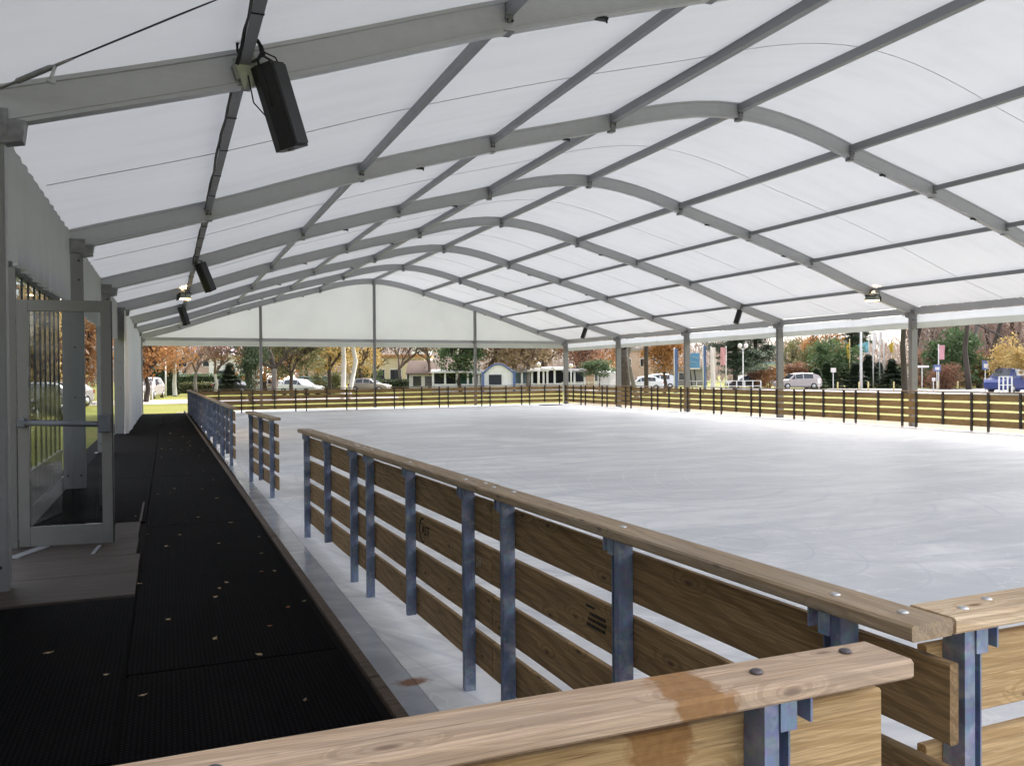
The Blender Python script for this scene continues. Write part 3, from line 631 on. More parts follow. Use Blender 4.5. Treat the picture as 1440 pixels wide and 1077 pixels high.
# far gable
gy = FY[7] + .075; go = [-11.1 + 22.2 * i / 50 for i in range(51)]
g_ = MB(); vs = []
for o in go: vs += [(XC + o, gy + .015 * math.sin(o * 3), 3.53), (XC + o, gy + .015 * math.sin(o * 2.3 + 1), max(3.535, prof(o) + H2 - .05))]
g_.add(vs, [(2 * i, 2 * i + 2, 2 * i + 3, 2 * i + 1) for i in range(50)], True); tp('gable_sheet', g_.me('gable_sheet'), M['gable'])
tp('gable_beam', MB().box(XC - 11.0, XC + 11.0, gy - .14, gy - .02, 3.36, 3.525).me('gable_beam'), M['alu'])
def hang(x0, y0, x1, y1, z1, z0f, amp, nf, name, mat, rows=8, ph=0.):
    m = MB(); n = max(12, int(math.hypot(x1 - x0, y1 - y0) * 9)); vs = []; dx, dy = x1 - x0, y1 - y0; L = math.hypot(dx, dy); nx, ny = -dy / L, dx / L
    for i in range(n + 1):
        t = i / n
        for j in range(rows + 1):
            q = j / rows; a = amp * (.25 + .75 * q) * (math.sin(t * nf * 6.283 + ph + .6 * math.sin(t * 17)) + .4 * math.sin(t * nf * 2.7 * 6.283 + q * 2))
            vs.append((x0 + dx * t + nx * a, y0 + dy * t + ny * a, z1 + (z0f(t) - z1) * q))
    m.add(vs, [(i * (rows + 1) + j, (i + 1) * (rows + 1) + j, (i + 1) * (rows + 1) + j + 1, i * (rows + 1) + j + 1) for i in range(n) for j in range(rows)], True)
    return tp(name, m.me(name), mat)
hang(XC - 11.0, gy + .02, XC + 11.0, gy + .02, 3.37, lambda t: 3.12, .012, 9, 'gable_valance', M['valance_grey'], 3)
gp = MB().box(-.06, .06, -.07, .07, -.045, 1.0); 
for gx in (4.29, 9.97, 15.52):
    zt = prof(gx - XC) - H2
    tp('gable_post', MB().box(-.065, .065, -.07, .07, -.045, zt).me('gable_post'), M['alu_col'], loc=(gx, gy - .26, 0))
for k in range(7):    # road-side valances: a flat cloth, grey lower band
    x_ = XC + 11.17 + .06
    hang(x_, FY[k] + .07, x_, FY[k + 1] - .07, 3.38, lambda t: 3.14, .008, 2, 'side_valance', M['curtain'], 3, k)
    hang(x_ + .012, FY[k] + .07, x_ + .012, FY[k + 1] - .07, 3.16, lambda t: 2.96, .012, 3, 'side_valance', M['valance_grey'], 3, k + 1)
xl = XC - 11.2
for k in (1, 2, 3):   # gathered short curtain above the glazed wall and the opening
    hang(xl + .02, FY[k] + .08, xl + .02, FY[k + 1] - .08, 3.66, lambda t: 2.66 - .06 * math.sin(t * 3.14), .034, 15, 'short_curtain', M['curtain_dim'], 8, k)
hang(xl - .05, FY[0] + .08, xl - .05, FY[1] - .12, 3.56, lambda t: .12, .03, 16, 'side_curtain', M['valance_grey'], 8)
hang(xl - .05, -5, xl - .05, FY[0] - .1, 3.56, lambda t: .12, .03, 16, 'side_curtain', M['valance_grey'], 8)
for k, (ya, yb) in enumerate([(24.3, 30.6), (31.0, 36.7), (37.0, 38.6)]):
    hang(xl + .22, ya, xl + .22, yb, 3.42, lambda t: .12, .055, 7, 'side_curtain', M['curtain'], 8, k * 2)
# bracing cable with turnbuckle in the first bay
bc = empty('bracing_cable', (-.9, 6.7, 3.75), label='thin steel bracing cable with a turnbuckle beside the nearest roof beam', cat='cable')
def wl(name, me, mat, par, org): o = link(name, me, mat, par); o.matrix_parent_inverse = Matrix.Translation(-Vector(org)); return o
A_, B_ = Vector((-1.05, 6.73, 3.64)), Vector((.62, 5.55, 4.17)); D_ = (B_ - A_)
wl('wire', MB().tube([A_ + D_ * .28, A_ + D_ * 2.2], .007, 6).me('wire'), M['cable'], bc, bc.location)
wl('turnbuckle', MB().tube([A_, A_ + D_ * .06, A_ + D_ * .07, A_ + D_ * .20, A_ + D_ * .21, A_ + D_ * .29], [.010, .010, .02, .02, .012, .009], 8).me('turnbuckle'), M['bracket'], bc, bc.location)
wl('pin', MB().tube([A_ + D_ * .22, A_ + D_ * .22 + Vector((-.03, -.02, -.11))], .012, 8).tube([A_ + D_ * .22 + Vector((-.05, -.02, -.11)), A_ + D_ * .22 + Vector((-.0, -.02, -.125))], .016, 8).me('pin'), M['alu'], bc, bc.location)

# ---------------------------------------------------------------- glazed wall and its open door
gw = empty('glazed_wall', (-1.33, 9.85, .09), label='glazed aluminium wall with dark bars behind the open door', cat='wall')
def gl(name, me, mat, par=None):
    o = link(name, me, mat, par or gw)
    if par is None: o.matrix_parent_inverse = Matrix.Translation(-gw.location)
    return o
y0, y1 = 8.52, 12.66
gl('kick_panel', MB().box(-1.365, -1.315, y0, y1, .30, .60).me('kick_panel'), M['alu_door'])
gl('sill_board', MB().box(-1.38, -1.29, y0, y1, .09, .30).me('sill_board'), M['alu_col'])
gl('top_frame', MB().box(-1.365, -1.315, y0, y1, 2.62, 2.72).me('top_frame'), M['alu_door'])
gl('bottom_frame', MB().box(-1.36, -1.305, y0, y1, .602, .66).me('bottom_frame'), M['alu_door'])
yb = [8.55, 8.75, 9.18, 9.6, 10.03, 10.45, 10.88, 11.3, 11.73, 12.15, 12.64]
for i, y in enumerate(yb):
    gl('mullion', MB().box(-1.345, -1.327, y - .022, y + .022, .662, 2.618).me('mullion'), M['darkbar'])
    if i: gl('pane', MB().box(-1.339, -1.334, yb[i - 1] + .023, y - .023, .662, 2.618).me('pane'), M['glass'])
gl('door_jamb', MB().box(-1.33, -1.235, 7.0, 7.06, .12, 2.6).me('door_jamb'), M['alu_door'])
gl('door_jamb', MB().box(-1.33, -1.235, 8.47, 8.515, .12, 2.6).me('door_jamb'), M['alu_door'])
dr = empty('door', (-1.215, 8.462, .13), math.atan2(8.38 - 8.462, .75)); dr.parent = gw; dr.matrix_parent_inverse = Matrix.Translation(-gw.location)
W_, H_ = .757, 2.185
def dl_(name, m, mat): return link(name, m.me(name), mat, dr)
dl_('stile', MB().box(0, .085, -.024, .024, 0, H_, .003), M['alu_door']); dl_('stile', MB().box(W_ - .085, W_, -.024, .024, 0, H_, .003), M['alu_door'])
dl_('top_rail', MB().box(.087, W_ - .087, -.023, .023, H_ - .10, H_, .003), M['alu_door']); dl_('bottom_rail', MB().box(.087, W_ - .087, -.023, .023, 0, .175, .003), M['alu_door'])
dl_('pane', MB().box(.087, W_ - .087, -.004, .004, .177, H_ - .102), M['glass'])
pbm = MB().tube([(.06, -.075, 1.10), (W_ - .06, -.075, 1.075)], .026, 10); pbm.box(W_ - .10, W_ - .01, -.105, -.025, 1.0, 1.16, .01); pbm.box(.01, .07, -.095, -.025, 1.06, 1.14, .01)
dl_('push_bar', pbm, M['pushbar'])
dl_('edge_gasket', MB().box(W_ + .0005, W_ + .008, -.02, .02, 0, H_), M['darkbar'])
tag(MB().bar((-1.2, 8.0, .125), (-1.02, 8.42, .125), .09, .012).ob('door_mat_strip', M['alu_dark']), 'ribbed metal threshold strip under the hinge side of the open door', 'threshold')

# ---------------------------------------------------------------- speakers and floodlights
def speaker(loc, size, rot, label, grp):
    t = empty('loudspeaker', loc, 0, label=label, cat='loudspeaker', group=grp); t.rotation_euler = rot
    s = size; a = .098 * s; b = .30 * s
    body = MB(); h = .33 * s
    sec_ = [(-a, -.10 * s), (-a, .04 * s), (-a * .6, .11 * s), (a * .6, .11 * s), (a, .04 * s), (a, -.10 * s)]
    body.prism(sec_, -h, h, 'z'); link('cabinet', body.me('cabinet'), M['black'], t)
    link('pole_socket', MB().tube([(0, .0, -h - .012 * s), (0, 0, -h - .0005)], .03 * s, 10).me('pole_socket'), M['bracket'], t)
    gr = MB().prism([(-a * .92, -.102 * s), (a * .92, -.102 * s), (a * .85, -.12 * s), (-a * .85, -.12 * s)], -h * .94, h * .94, 'z'); link('grille', gr.me('grille'), M['darkbar'], t)
    hd = MB().tube([(a * 1.0, .02 * s, -.10 * s), (a * 1.12, .02 * s, -.06 * s), (a * 1.12, .02 * s, .06 * s), (a * 1.0, .02 * s, .10 * s)], .016 * s, 6); link('handle', hd.me('handle'), M['black'], t)
    yk = MB().tube([(-a * 1.02, .0, 0), (-a * 1.05, -.0, h * 1.12), (0, 0, h * 1.22), (a * 1.05, 0, h * 1.12), (a * 1.02, 0, 0)], .012 * s, 6).tube([(0, 0, h * 1.22), (0, 0, h * 1.45)], .02 * s, 6); link('yoke', yk.me('yoke'), M['black'], t)
    return t
sg = 'black loudspeakers hung from the roof'
sp1 = speaker((.83, 6.72, 3.72), .98, (R(-10), R(-15), R(50)), 'large black loudspeaker hanging tilted from the nearest roof beam', sg)
speaker((.76, 18.72, 3.72), .94, (R(-10), R(-20), R(46)), 'black loudspeaker hanging over the walkway, smaller than the nearest and just above the lit lamp', sg)
speaker((.55, 30.7, 3.72), .98, (R(-8), R(-15), R(46)), 'black loudspeaker hanging lowest over the walkway, just under the lit lamp', sg)
speaker((19.05, 24.65, 3.66), .78, (R(14), R(14), R(42)), 'black loudspeaker on the road side, nearer one above the fence', sg)
speaker((19.05, 36.65, 3.66), .8, (R(14), R(14), R(36)), 'black loudspeaker on the road side near the far corner', sg)
# hardware where the first loudspeaker hangs
cl = empty('purlin_clamp', (.60, 6.76, 4.0), label='pale metal clamp plate with coiled black cable where the nearest loudspeaker hangs', cat='clamp')
cl.rotation_euler = (R(10), R(-20), 0)
link('plate', MB().box(-.08, .08, -.03, .03, -.13, .10, .006).me('plate'), M['zincplate'], cl)
link('clamp_jaw', MB().box(-.11, -.081, -.05, .05, -.06, .05, .004).box(.081, .10, -.04, .04, -.1, -.02, .004).me('clamp_jaw'), M['bracket'], cl)
cc_ = MB()
for k in range(3): cc_.tube([(.05 + math.cos(t * .52) * (.085 + .006 * k), -.06 - .012 * k, .13 + math.sin(t * .52) * (.085 + .008 * k)) for t in range(13)], .006, 5)
cc_.tube([(.13, -.07, .10), (.22, -.08, .03), (.24, -.05, -.06), (.20, 0, -.1)], .007, 5)
cc_.tube([(-.02, -.05, -.05), (-.05, -.07, -.25), (.03, -.04, -.40), (.10, 0, -.38)], .006, 5)
link('coiled_cable', cc_.me('coiled_cable'), M['black'], cl)
# cable clipped along the purlin above the walkway
pc = MB(); rc = random.Random(5)
xp = XC + OFF[1]
pts = [(xp - .045 - .012 * rc.random(), .95 + i * .3, ZJ[1] + .02 - .035 * abs(math.sin(i * .55)) * rc.uniform(.3, 1.3)) for i in range(112)]
pc.tube(pts, .009, 5); pc.tube([(x - .012, y, z - .012 + .02 * math.sin(y * 3)) for x, y, z in pts], .008, 5)
t_ = empty('power_cable', (xp, 1, 4), label='black power cable tied along the roof purlin above the walkway', cat='cable')
wl('wire', pc.me('wire'), M['black'], t_, t_.location)
tb = MB()
for i in range(0, 112, 4): y = .95 + i * .3; tb.box(xp - .043, xp + .043, y - .005, y + .005, ZJ[1] - .015, ZJ[1] + .101)
wl('cable_tie', tb.me('cable_tie'), M['black'], t_, t_.location)['kind'] = 'stuff'
def flood(loc, rz, label):
    t = empty('floodlight', loc, rz, label=label, cat='floodlight', group='lit floodlights under the roof')
    link('housing', MB().prism([(-.14, -.02), (.16, -.02), (.10, .12), (-.10, .12)], -.17, .17).me('housing'), M['zincplate'], t)
    link('lens', MB().box(-.12, .14, -.15, .15, -.032, -.0215).me('lens'), M['lens'], t)
    link('visor', MB().box(-.17, -.15, -.19, .19, -.06, .10).box(-.15, .17, -.19, .19, .1215, .135).me('visor'), M['black'], t)
    link('yoke', MB().tube([(0, -.2, .05), (0, -.2, .22), (0, .2, .22), (0, .2, .05)], .012, 6).tube([(0, 0, .22), (0, 0, .34)], .015, 6).me('yoke'), M['black'], t)
    for dz, rx, e in ((-.06, 0, 30), (.17, 152, 140)):
        l = bpy.data.lights.new('lamp_glow', 'SPOT'); l.energy = e; l.color = (1, .62, .28); l.spot_size = R(44 if rx else 120); l.spot_blend = .8; l.shadow_soft_size = .05
        lo = bpy.data.objects.new('lamp_glow', l); C.objects.link(lo); lo.parent = t; lo.location = (0, 0, dz); lo.rotation_euler = (R(rx), 0, 0)
    return t
f1 = flood((.46, 24.7, 3.80), R(10), 'small lit floodlight hanging over the walkway between two loudspeakers')
f2 = flood((19.34, 18.72, 3.77), R(200), 'lit floodlight hanging under the roof beam on the road side')

# ---------------------------------------------------------------- trees and plants
def crown_mesh(seed, n, leaf, clumps=30, flat=1., hollow=.35):
    r = random.Random(seed); cs = []
    while len(cs) < clumps:
        p = Vector((r.uniform(-1, 1), r.uniform(-1, 1), r.uniform(-1, 1)))
        if hollow < p.length < .88: cs.append((p, r.uniform(.16, .34)))
    m = MB(); vs = []; fs = []
    for i in range(n):
        c, q = cs[r.randrange(clumps)]; d = Vector((r.gauss(0, 1), r.gauss(0, 1), r.gauss(0, .75)))
        p = c + d * q * .62; a = Vector((r.gauss(0, 1), r.gauss(0, 1), r.gauss(0, 1))).normalized(); b = a.orthogonal().normalized(); s = leaf * r.uniform(.6, 1.4)
        b = (Matrix.Rotation(r.uniform(0, 6.28), 3, a) @ b); c2 = a.cross(b)
        k = len(vs); vs += [p + b * s, p + c2 * s * .55, p - b * s, p - c2 * s * .55]; fs.append((k, k + 1, k + 2, k + 3))
    me = bpy.data.meshes.new('crown'); me.from_pydata([tuple(v) for v in vs], [], fs); return me
CR = [crown_mesh(s, 4200, .055, 38, hollow=.25) for s in range(3)]; CRS = [crown_mesh(10 + s, 1900, .05, 44, hollow=.15) for s in range(3)]
def branch_meshes(seed, lev=5, spread=.55, trunk_h=.3, r0_=.028):
    r = random.Random(seed); T = MB(); B = MB()
    def grow(p, d, L, rad, l):
        q = p + d * L; mid = p + d * L * .5 + Vector((r.gauss(0, 1), r.gauss(0, 1), 0)) * L * .05
        (T if l == 0 else B).tube([p, mid, q], [rad, rad * .85, rad * .7], 6 if l < 2 else 3, False)
        if l >= lev: return
        for k in range(r.choice([2, 3, 3]) if l else r.choice([3, 4])):
            nd = (d + Vector((r.gauss(0, 1), r.gauss(0, 1), r.gauss(.15, .5))) * spread).normalized()
            if nd.z < -.1: nd.z *= -.3
            grow(q if k else q, nd, L * r.uniform(.62, .85) if l else L * r.uniform(.5, .75), rad * .62, l + 1)
        if l and l < lev - 1:
            nd = (d + Vector((r.gauss(0, 1), r.gauss(0, 1), r.gauss(.2, .5))) * spread * 1.3).normalized(); grow(mid, nd, L * .6, rad * .4, l + 2)
    grow(Vector((0, 0, 0)), Vector((0, 0, 1)), trunk_h, r0_, 0)
    return T.me('trunk'), B.me('branches')
BR = [branch_meshes(s, 5, .5, .28) for s in (1, 2, 3)]; BT = [branch_meshes(s, 4, .28, .5, .018) for s in (7, 8, 9)]
rt_ = random.Random(77)
def tree(name, x, d, h, label, grp, crown=None, cm_='orange', br=0, bark='bark', tall=False, cz=.62, cr=.4, cs=False, dx=0, leafless=False, twig=None, cat='tree'):
    t = empty(name, spot(x, d), rt_.uniform(0, 6.28), label=label, cat=cat, group=grp)
    a, b = (BT if tall else BR)[br % 3]
    for nm, me, mt in (('trunk', a, M[bark]), ('branches', b, M[twig or bark])):
        o = link(nm, me, mt, t, slot=True); o.scale = (h, h, h)
    if not leafless:
        o = link('crown', (CRS if cs else CR)[br % 3], LM[cm_], t, slot=True); o.scale = (h * cr, h * cr, h * cr * 1.15); o.location = (0, 0, h * (cz - .10))
    return t
tg = 'autumn trees beyond the far end of the rink'
tree('maple_tree', 205, 57, 6.6, 'broad orange autumn tree with dark trunk beside the end of the walkway', tg, cm_='orange', bark='bark_dark', cz=.64, cr=.31, br=0)
tree('maple_tree', 246, 74, 7.5, 'thin orange-brown tree with a pale trunk left of the gabled houses', tg, cm_='orange', cs=True, bark='bark_pale', cz=.68, cr=.3, br=1)
tree('young_tree', 276, 86, 8, 'bare pinkish tree between the two house gables', tg, cm_='pink', cs=True, bark='bark_grey', twig='twig', br=2, cr=.26, cz=.75)
tree('young_tree', 302, 78, 7, 'pinkish tree with a slim pale trunk before the second gable', tg, cm_='rust', cs=True, bark='bark_pale', twig='twig', br=0, cr=.26, cz=.74)
def ivytree(x, d, h, label):
    t = tree('ivy_tree', x, d, h, label, tg, cm_='dark', cs=True, bark='bark_dark', br=1, cz=.5, cr=.17, tall=True)
    o = link('ivy', CR[1], LM['dark'], t, slot=True); o.scale = (.5, .5, h * .26); o.location = (0, 0, h * .30)
ivytree(353, 56, 8.5, 'gnarled ivy clad tree nearest the left gable post'); 
tree('gnarled_tree', 386, 60, 8, 'stout pollarded grey tree just right of the gable post', tg, bark='bark_grey', twig='bark_dark', br=2, leafless=True)
tree('oak_tree', 410, 64, 6.4, 'round olive green tree turning orange, above the white car', tg, cm_='olive', bark='bark_dark', br=0, cz=.72, cr=.38)
tree('maple_tree', 374, 82, 8.5, 'reddish orange tree behind the pollarded trunk', tg, cm_='orange', cs=True, br=1, cr=.4)
tree('maple_tree', 432, 86, 9, 'orange tree rising behind the olive tree', tg, cm_='orange', cs=True, br=2, cr=.4, cz=.7)
tree('linden_tree', 463, 74, 8, 'golden yellow tree left of the white birch trunks', tg, cm_='yellow', br=0, bark='bark_dark', cz=.66, cr=.32)
for i, (x, d) in enumerate([(482, 62), (490, 61)]):
    tree('birch_tree', x, d, 11, ['pale birch trunk, left one of the close pair', 'pale birch trunk, right one of the close pair'][i], tg, cm_='yellow', cs=True, bark='bark_pale', tall=True, br=i, cz=.75, cr=.25)
tree('maple_tree', 506, 84, 8, 'thin yellow-orange tree before the cream building', tg, cm_='yellow', cs=True, br=1, cr=.33)
for i, x in enumerate((561, 604, 528)):
    tree('young_tree', x, 92, 8.5, ['bare tan tree before the middle of the cream building', 'bare tan tree beside the white tower block', 'bare slender tree right of the shrub by the cream building'][i], tg, cm_='tan', cs=True, bark='bark_grey', twig='twig', br=i, cr=.22, cz=.82)
tree('oak_tree', 648, 84, 7.4, 'round dark green tree left of the right gable post', tg, cm_='green', bark='bark_dark', br=1, cz=.66, cr=.36)
for i, (x, d) in enumerate([(688, 86), (722, 90), (744, 84), (764, 90)]):
    tree('plane_tree', x, d, 9, 'bare tan plane tree behind the white stalls, %s from the right gable post' % ORD[i], 'bare plane trees behind the stalls', cm_='tan', cs=True, bark='bark_grey', twig='twig', br=i, cr=.40, cz=.74)
tree('plane_tree', 812, 88, 9, 'brown leaved tree just right of the far corner column', tg, cm_='rust', cs=True, twig='twig', br=0, cr=.36)
tree('maple_tree', 852, 95, 9, 'orange topped tree behind the pinkish house', tg, cm_='orange', cs=True, br=2, cr=.34, cz=.7)
bt_ = empty('forked_tree', spot(876, 50), 0, label='big dark forked tree trunk standing behind the road side fence', cat='tree', group=None)
m = MB(); m.tube([(0, 0, 0), (.05, 0, 1.2), (-.03, 0, 2.3), (-.10, 0, 3.1)], [.52, .40, .36, .38], 12); link('trunk', m.me('trunk'), M['bark_dark'], bt_)
m = MB(); m.tube([(-.1, 0, 2.9), (-.35, 0, 3.7), (-.55, .1, 5.2), (-.5, .2, 8)], [.26, .22, .2, .1], 10); m.tube([(-.05, 0, 2.9), (.35, 0, 3.6), (.8, .0, 4.6), (1.3, -.1, 7.5)], [.28, .26, .22, .1], 10); m.tube([(.3, 0, 3.3), (.9, .1, 3.5), (1.3, .1, 3.9)], [.07, .05, .02], 6)
link('limb', m.me('limb'), M['bark_dark'], bt_)
o = link('branches', BR[0][1], M['twig'], bt_, slot=True); o.scale = (13, 13, 9); o.location = (0, 0, 4)
bt_.rotation_euler = (0, 0, -YAW)
tree('lime_tree', 896, 58, 11, 'straight pale grey trunk right of the dark forked tree', tg, bark='bark_grey', twig='twig', tall=True, br=1, leafless=True)
tree('lime_tree', 909, 62, 11, 'dark straight trunk beside the pale grey one', tg, bark='bark_dark', tall=True, br=2, leafless=True)
tree('maple_tree', 934, 72, 5.8, 'small round orange and yellow tree between two road side columns', tg, cm_='orange', bark='bark_dark', cz=.76, cr=.36, br=1)
def conifer_mesh(seed, n=2400, droop=.35):
    r = random.Random(seed); vs = []; fs = []
    for i in range(n):
        t = r.random() ** .8; z = .05 + .93 * t; R_ = (1 - t) * .30 * (.75 + .25 * math.sin(t * 42)) + .015; a = r.uniform(0, 6.283); q = R_ * (r.random() ** .4)
        p = Vector((math.cos(a) * q, math.sin(a) * q, z - droop * q)); d = Vector((math.cos(a), math.sin(a), -droop * r.uniform(.2, 1.6))).normalized(); s = r.uniform(.04, .085); w_ = d.cross(Vector((0, 0, 1))).normalized() * s * .4
        k = len(vs); vs += [p - d * s * .5 - w_, p + d * s + Vector((0, 0, -.005)), p - d * s * .5 + w_]; fs.append((k, k + 1, k + 2))
    me = bpy.data.meshes.new('needles'); me.from_pydata([tuple(v) for v in vs], [], fs); return me
CF = [conifer_mesh(s) for s in range(3)]
ctm = MB().tube([(0, 0, 0), (0, 0, .95)], [.022, .004], 6).me('trunk')
def fir(x, d, h, wd, label, grp, mt='dark', k=0):
    t = empty('fir_tree', spot(x, d), rt_.uniform(0, 6), label=label, cat='fir tree', group=grp)
    o = link('trunk', ctm, M['bark_dark'], t, slot=True); o.scale = (h, h, h)
    o = link('needles', CF[k % 3], LM[mt], t, slot=True); o.scale = (h * wd * 1.6, h * wd * 1.6, h * 1.08)
fir(323, 84, 2.9, 1.5, 'small dark fir before the white flat roofed house', None, 'dark', 0)
fg = 'dark firs planted along the road side'
for i, (x, y, wd) in enumerate([(1148, 520, 1.5), (1163, 512, 1.5), (1190, 514, 1.4), (1203, 512, 1.4), (1221, 502, 1.3), (1236, 512, 1.5), (1254, 508, 1.5), (1267, 518, 1.6), (1297, 524, 2.0), (1319, 527, 1.9), (1172, 524, 2.0), (1211, 526, 2.0)]):
    d = 88 + (i % 3) * 3; fir(x, d, zat(x, y, d) + .1, wd, ['pale green fir first in the row, right behind the silver minivan', 'green fir second in the row beside the minivan', 'dark fir left of the thick white flagpole', 'dark fir at the foot of the thick white flagpole', 'tallest dark fir, below the light blue flag', 'dark fir below the pair of thin white poles', 'dark fir below the yellow flag nearest the column', 'fir just left of the road side column trunk', 'low green fir right of the road side column', 'low fir under the small blue sign', 'short fir in front of the bright green bush', 'short fir before the thick white flagpole'][i], fg, 'dark' if i not in (0, 1) else 'green', i)
def bush(x, d, r_, zc, mt, label, sz=1., k=0, nm='bush', grp=None):
    t = empty(nm, spot(x, d), rt_.uniform(0, 6), label=label, cat='bush', group=grp)
    o = link('foliage', CR[k % 3], LM[mt], t, slot=True); o.scale = (r_, r_, r_ * sz); o.location = (0, 0, zc)
    link('stem', MB().tube([(0, 0, 0), (.05, 0, zc * .9)], [.08, .03], 6).me('stem'), M['bark_dark'], t)
bush(1122, 98, 2.1, 1.4, 'rust', 'rusty red bush right above the silver minivan', .75, 0)
bush(1176, 94, 3.0, 3.0, 'green', 'large bright green bush in the middle of the fir row', .95, 1)
bush(1150, 100, 2.6, 2.6, 'olive', 'olive bush under the orange maple behind the minivan', 1., 2)
bush(1083, 90, 1.5, 1.1, 'orange', 'small orange bush left of the road side column with the minivan', .9, 0)
bush(1064, 92, 1.6, 1.2, 'rust', 'faded rust bush at the right end of the white railing', .8, 1)
bush(515, 86, 1.6, 1.4, 'green', 'light green shrub before the cream building', 1., 1)
bush(462, 80, 1.7, 1.2, 'olive', 'yellowish green shrub beside the pale blue shed', .9, 2)
bush(843, 82, 1.9, 2.2, 'green', 'flat topped green shrub left of the forked trunk', .5, 0)
bush(1348, 84, 3.2, 3.0, 'green', 'big dark green bush below the pink banner', 1., 0)
bush(1330, 80, 1.5, 1.2, 'rust', 'rust brown bush below the small blue sign', 1., 1)
bush(1426, 66, 1.7, 2.4, 'yellow', 'yellow-orange shrub above the blue van', 1.2, 2)
bush(1374, 86, 1.6, 1.8, 'yellow', 'small yellow shrub behind the white cars', 1., 0)
bush(1412, 84, 2.4, 2.0, 'olive', 'olive scrub bush behind the blue van', 1., 1)
tree('maple_tree', 1157, 112, 9.2, 'bright orange maple rising behind the fir row', 'road side autumn trees', cm_='orange', cz=.62, cr=.3, br=2)
tree('maple_tree', 1128, 125, 8.5, 'pale tan bare tree behind the silver minivan', 'road side autumn trees', cm_='tan', cs=True, twig='twig', br=0, cr=.4)
tree('oak_tree', 1112, 118, 6.5, 'dull olive tree left of the orange maple', 'road side autumn trees', cm_='olive', cs=True, br=1, cr=.42)
def pine(x, d, h, label, k=0, low=.35):
    t = empty('pine_tree', spot(x, d), rt_.uniform(0, 6), label=label, cat='pine tree', group='dark pines on the road side')
    link('trunk', MB().tube([(0, 0, 0), (.1, 0, h * .5), (0, .1, h)], [.28, .2, .05], 8).me('trunk'), M['bark_dark'], t)
    for i in range(7):
        z = h * (low + .62 * i / 6); q = h * .30 * (1 - .5 * i / 6); a = i * 2.1
        o = link('needles', CR[(k + i) % 3], LM['dark'], t, slot=True); o.scale = (q, q * .8, q * .30); o.location = (math.cos(a) * q * .35, math.sin(a) * q * .35, z); o.rotation_euler = (0, 0, a)
pine(1034, 84, 10.5, 'big dark pine behind the lamp post with two globes', 0, .22); pine(1062, 92, 9.5, 'looser dark pine right of the two-globe lamp post', 1, .36)
pine(1199, 120, 11, 'flat dark pine crown behind the flagpoles', 2, .45)
tt = 'bare trunks of the woodland by the road'
wood_list = [(1273, 62, 14, 'bark_dark'), (1299, 92, 17, 'bark_dark'), (1309, 100, 17, 'bark'), (1316, 108, 18, 'bark'), (1326, 112, 18, 'bark'), (1338, 104, 17, 'bark_grey'), (1347, 96, 16, 'bark_dark'), (1356, 110, 18, 'bark'), (1363, 78, 15, 'bark_dark'), (1371, 112, 18, 'bark_grey'), (1379, 86, 15, 'bark_grey'), (1386, 100, 17, 'bark_dark'), (1397, 112, 18, 'bark'), (1412, 74, 14, 'bark_dark'), (1422, 96, 17, 'bark'), (1434, 104, 17, 'bark_dark'), (1447, 90, 16, 'bark')]
for i, (x, d, h, bk_) in enumerate(wood_list):
    lab = {0: 'dark straight trunk immediately left of the thick road side column', 8: 'thickest dark trunk in the bare woodland right of the pink banner', 10: 'pale leaning trunk in the bare woodland above the white cars', 13: 'dark trunk with ivy and a long sloping branch above the van'}.get(i, 'bare %s trunk in the woodland right of the column, %s counting from the column' % ({'bark': 'brown', 'bark_dark': 'dark', 'bark_grey': 'grey'}[bk_], ORD[i]))
    tree('woodland_tree', x, d, h, lab, tt, bark=bk_, twig='twig', tall=True, br=i, leafless=i not in (2, 5, 9, 14), cm_='pink', cs=True, cz=.5, cr=.2)
tb_ = empty('leaning_branch', spot(1412, 73, 0), -YAW, label='long bare branch slanting down leftwards to right across the woodland', cat='branch')
link('bough', MB().tube([(-2.6, 0, zat(1372, 455, 73)), (-1.2, .2, zat(1390, 464, 73)), (0, 0, zat(1411, 475, 73))], [.05, .09, .13], 7).me('bough'), M['bark_dark'], tb_)
# woods that read as one mass
def brush(name, xs, ds, zmax, n, mt, seed, lw=.035, ll=1.3):
    r = random.Random(seed); vs = []; fs = []
    for i in range(n):
        x = r.uniform(*xs); d = r.uniform(*ds); p = spot(x, d, 0); z = zmax * r.random() ** 1.2; a = r.uniform(0, 6.28)
        dv = Vector((math.cos(a) * .5, math.sin(a) * .5, r.uniform(.3, 1.5))).normalized() * ll * r.uniform(.4, 1.3); sdv = Vector((math.cos(YAW + a * .3), -math.sin(YAW + a * .3), 0)) * lw * r.uniform(.5, 2.0)
        p.z = z; k = len(vs); vs += [p - sdv, p + sdv, p + dv]; fs.append((k, k + 1, k + 2))
    me = bpy.data.meshes.new(name); me.from_pydata([tuple(v) for v in vs], [], fs); o = link(name, me, mt); o['kind'] = 'stuff'; return o
tag(brush('woodland_undergrowth', (1283, 1520), (92, 125), 10, 17000, LM['scrub'], 1, .032, 1.5), 'dense pinkish brown twigs of the bare woodland beside the road', 'undergrowth')
tag(brush('distant_wood', (60, 1300), (150, 190), 7.5, 22000, LM['scrub'], 2, .10, 2.0), 'hazy brown line of distant bare woodland behind the houses', 'woods')
tag(brush('scrub_leaves', (1283, 1520), (84, 110), 4.0, 7000, LM['rust'], 3, .10, .35), 'rust and brown leaf litter scrub at the foot of the woodland', 'scrub')
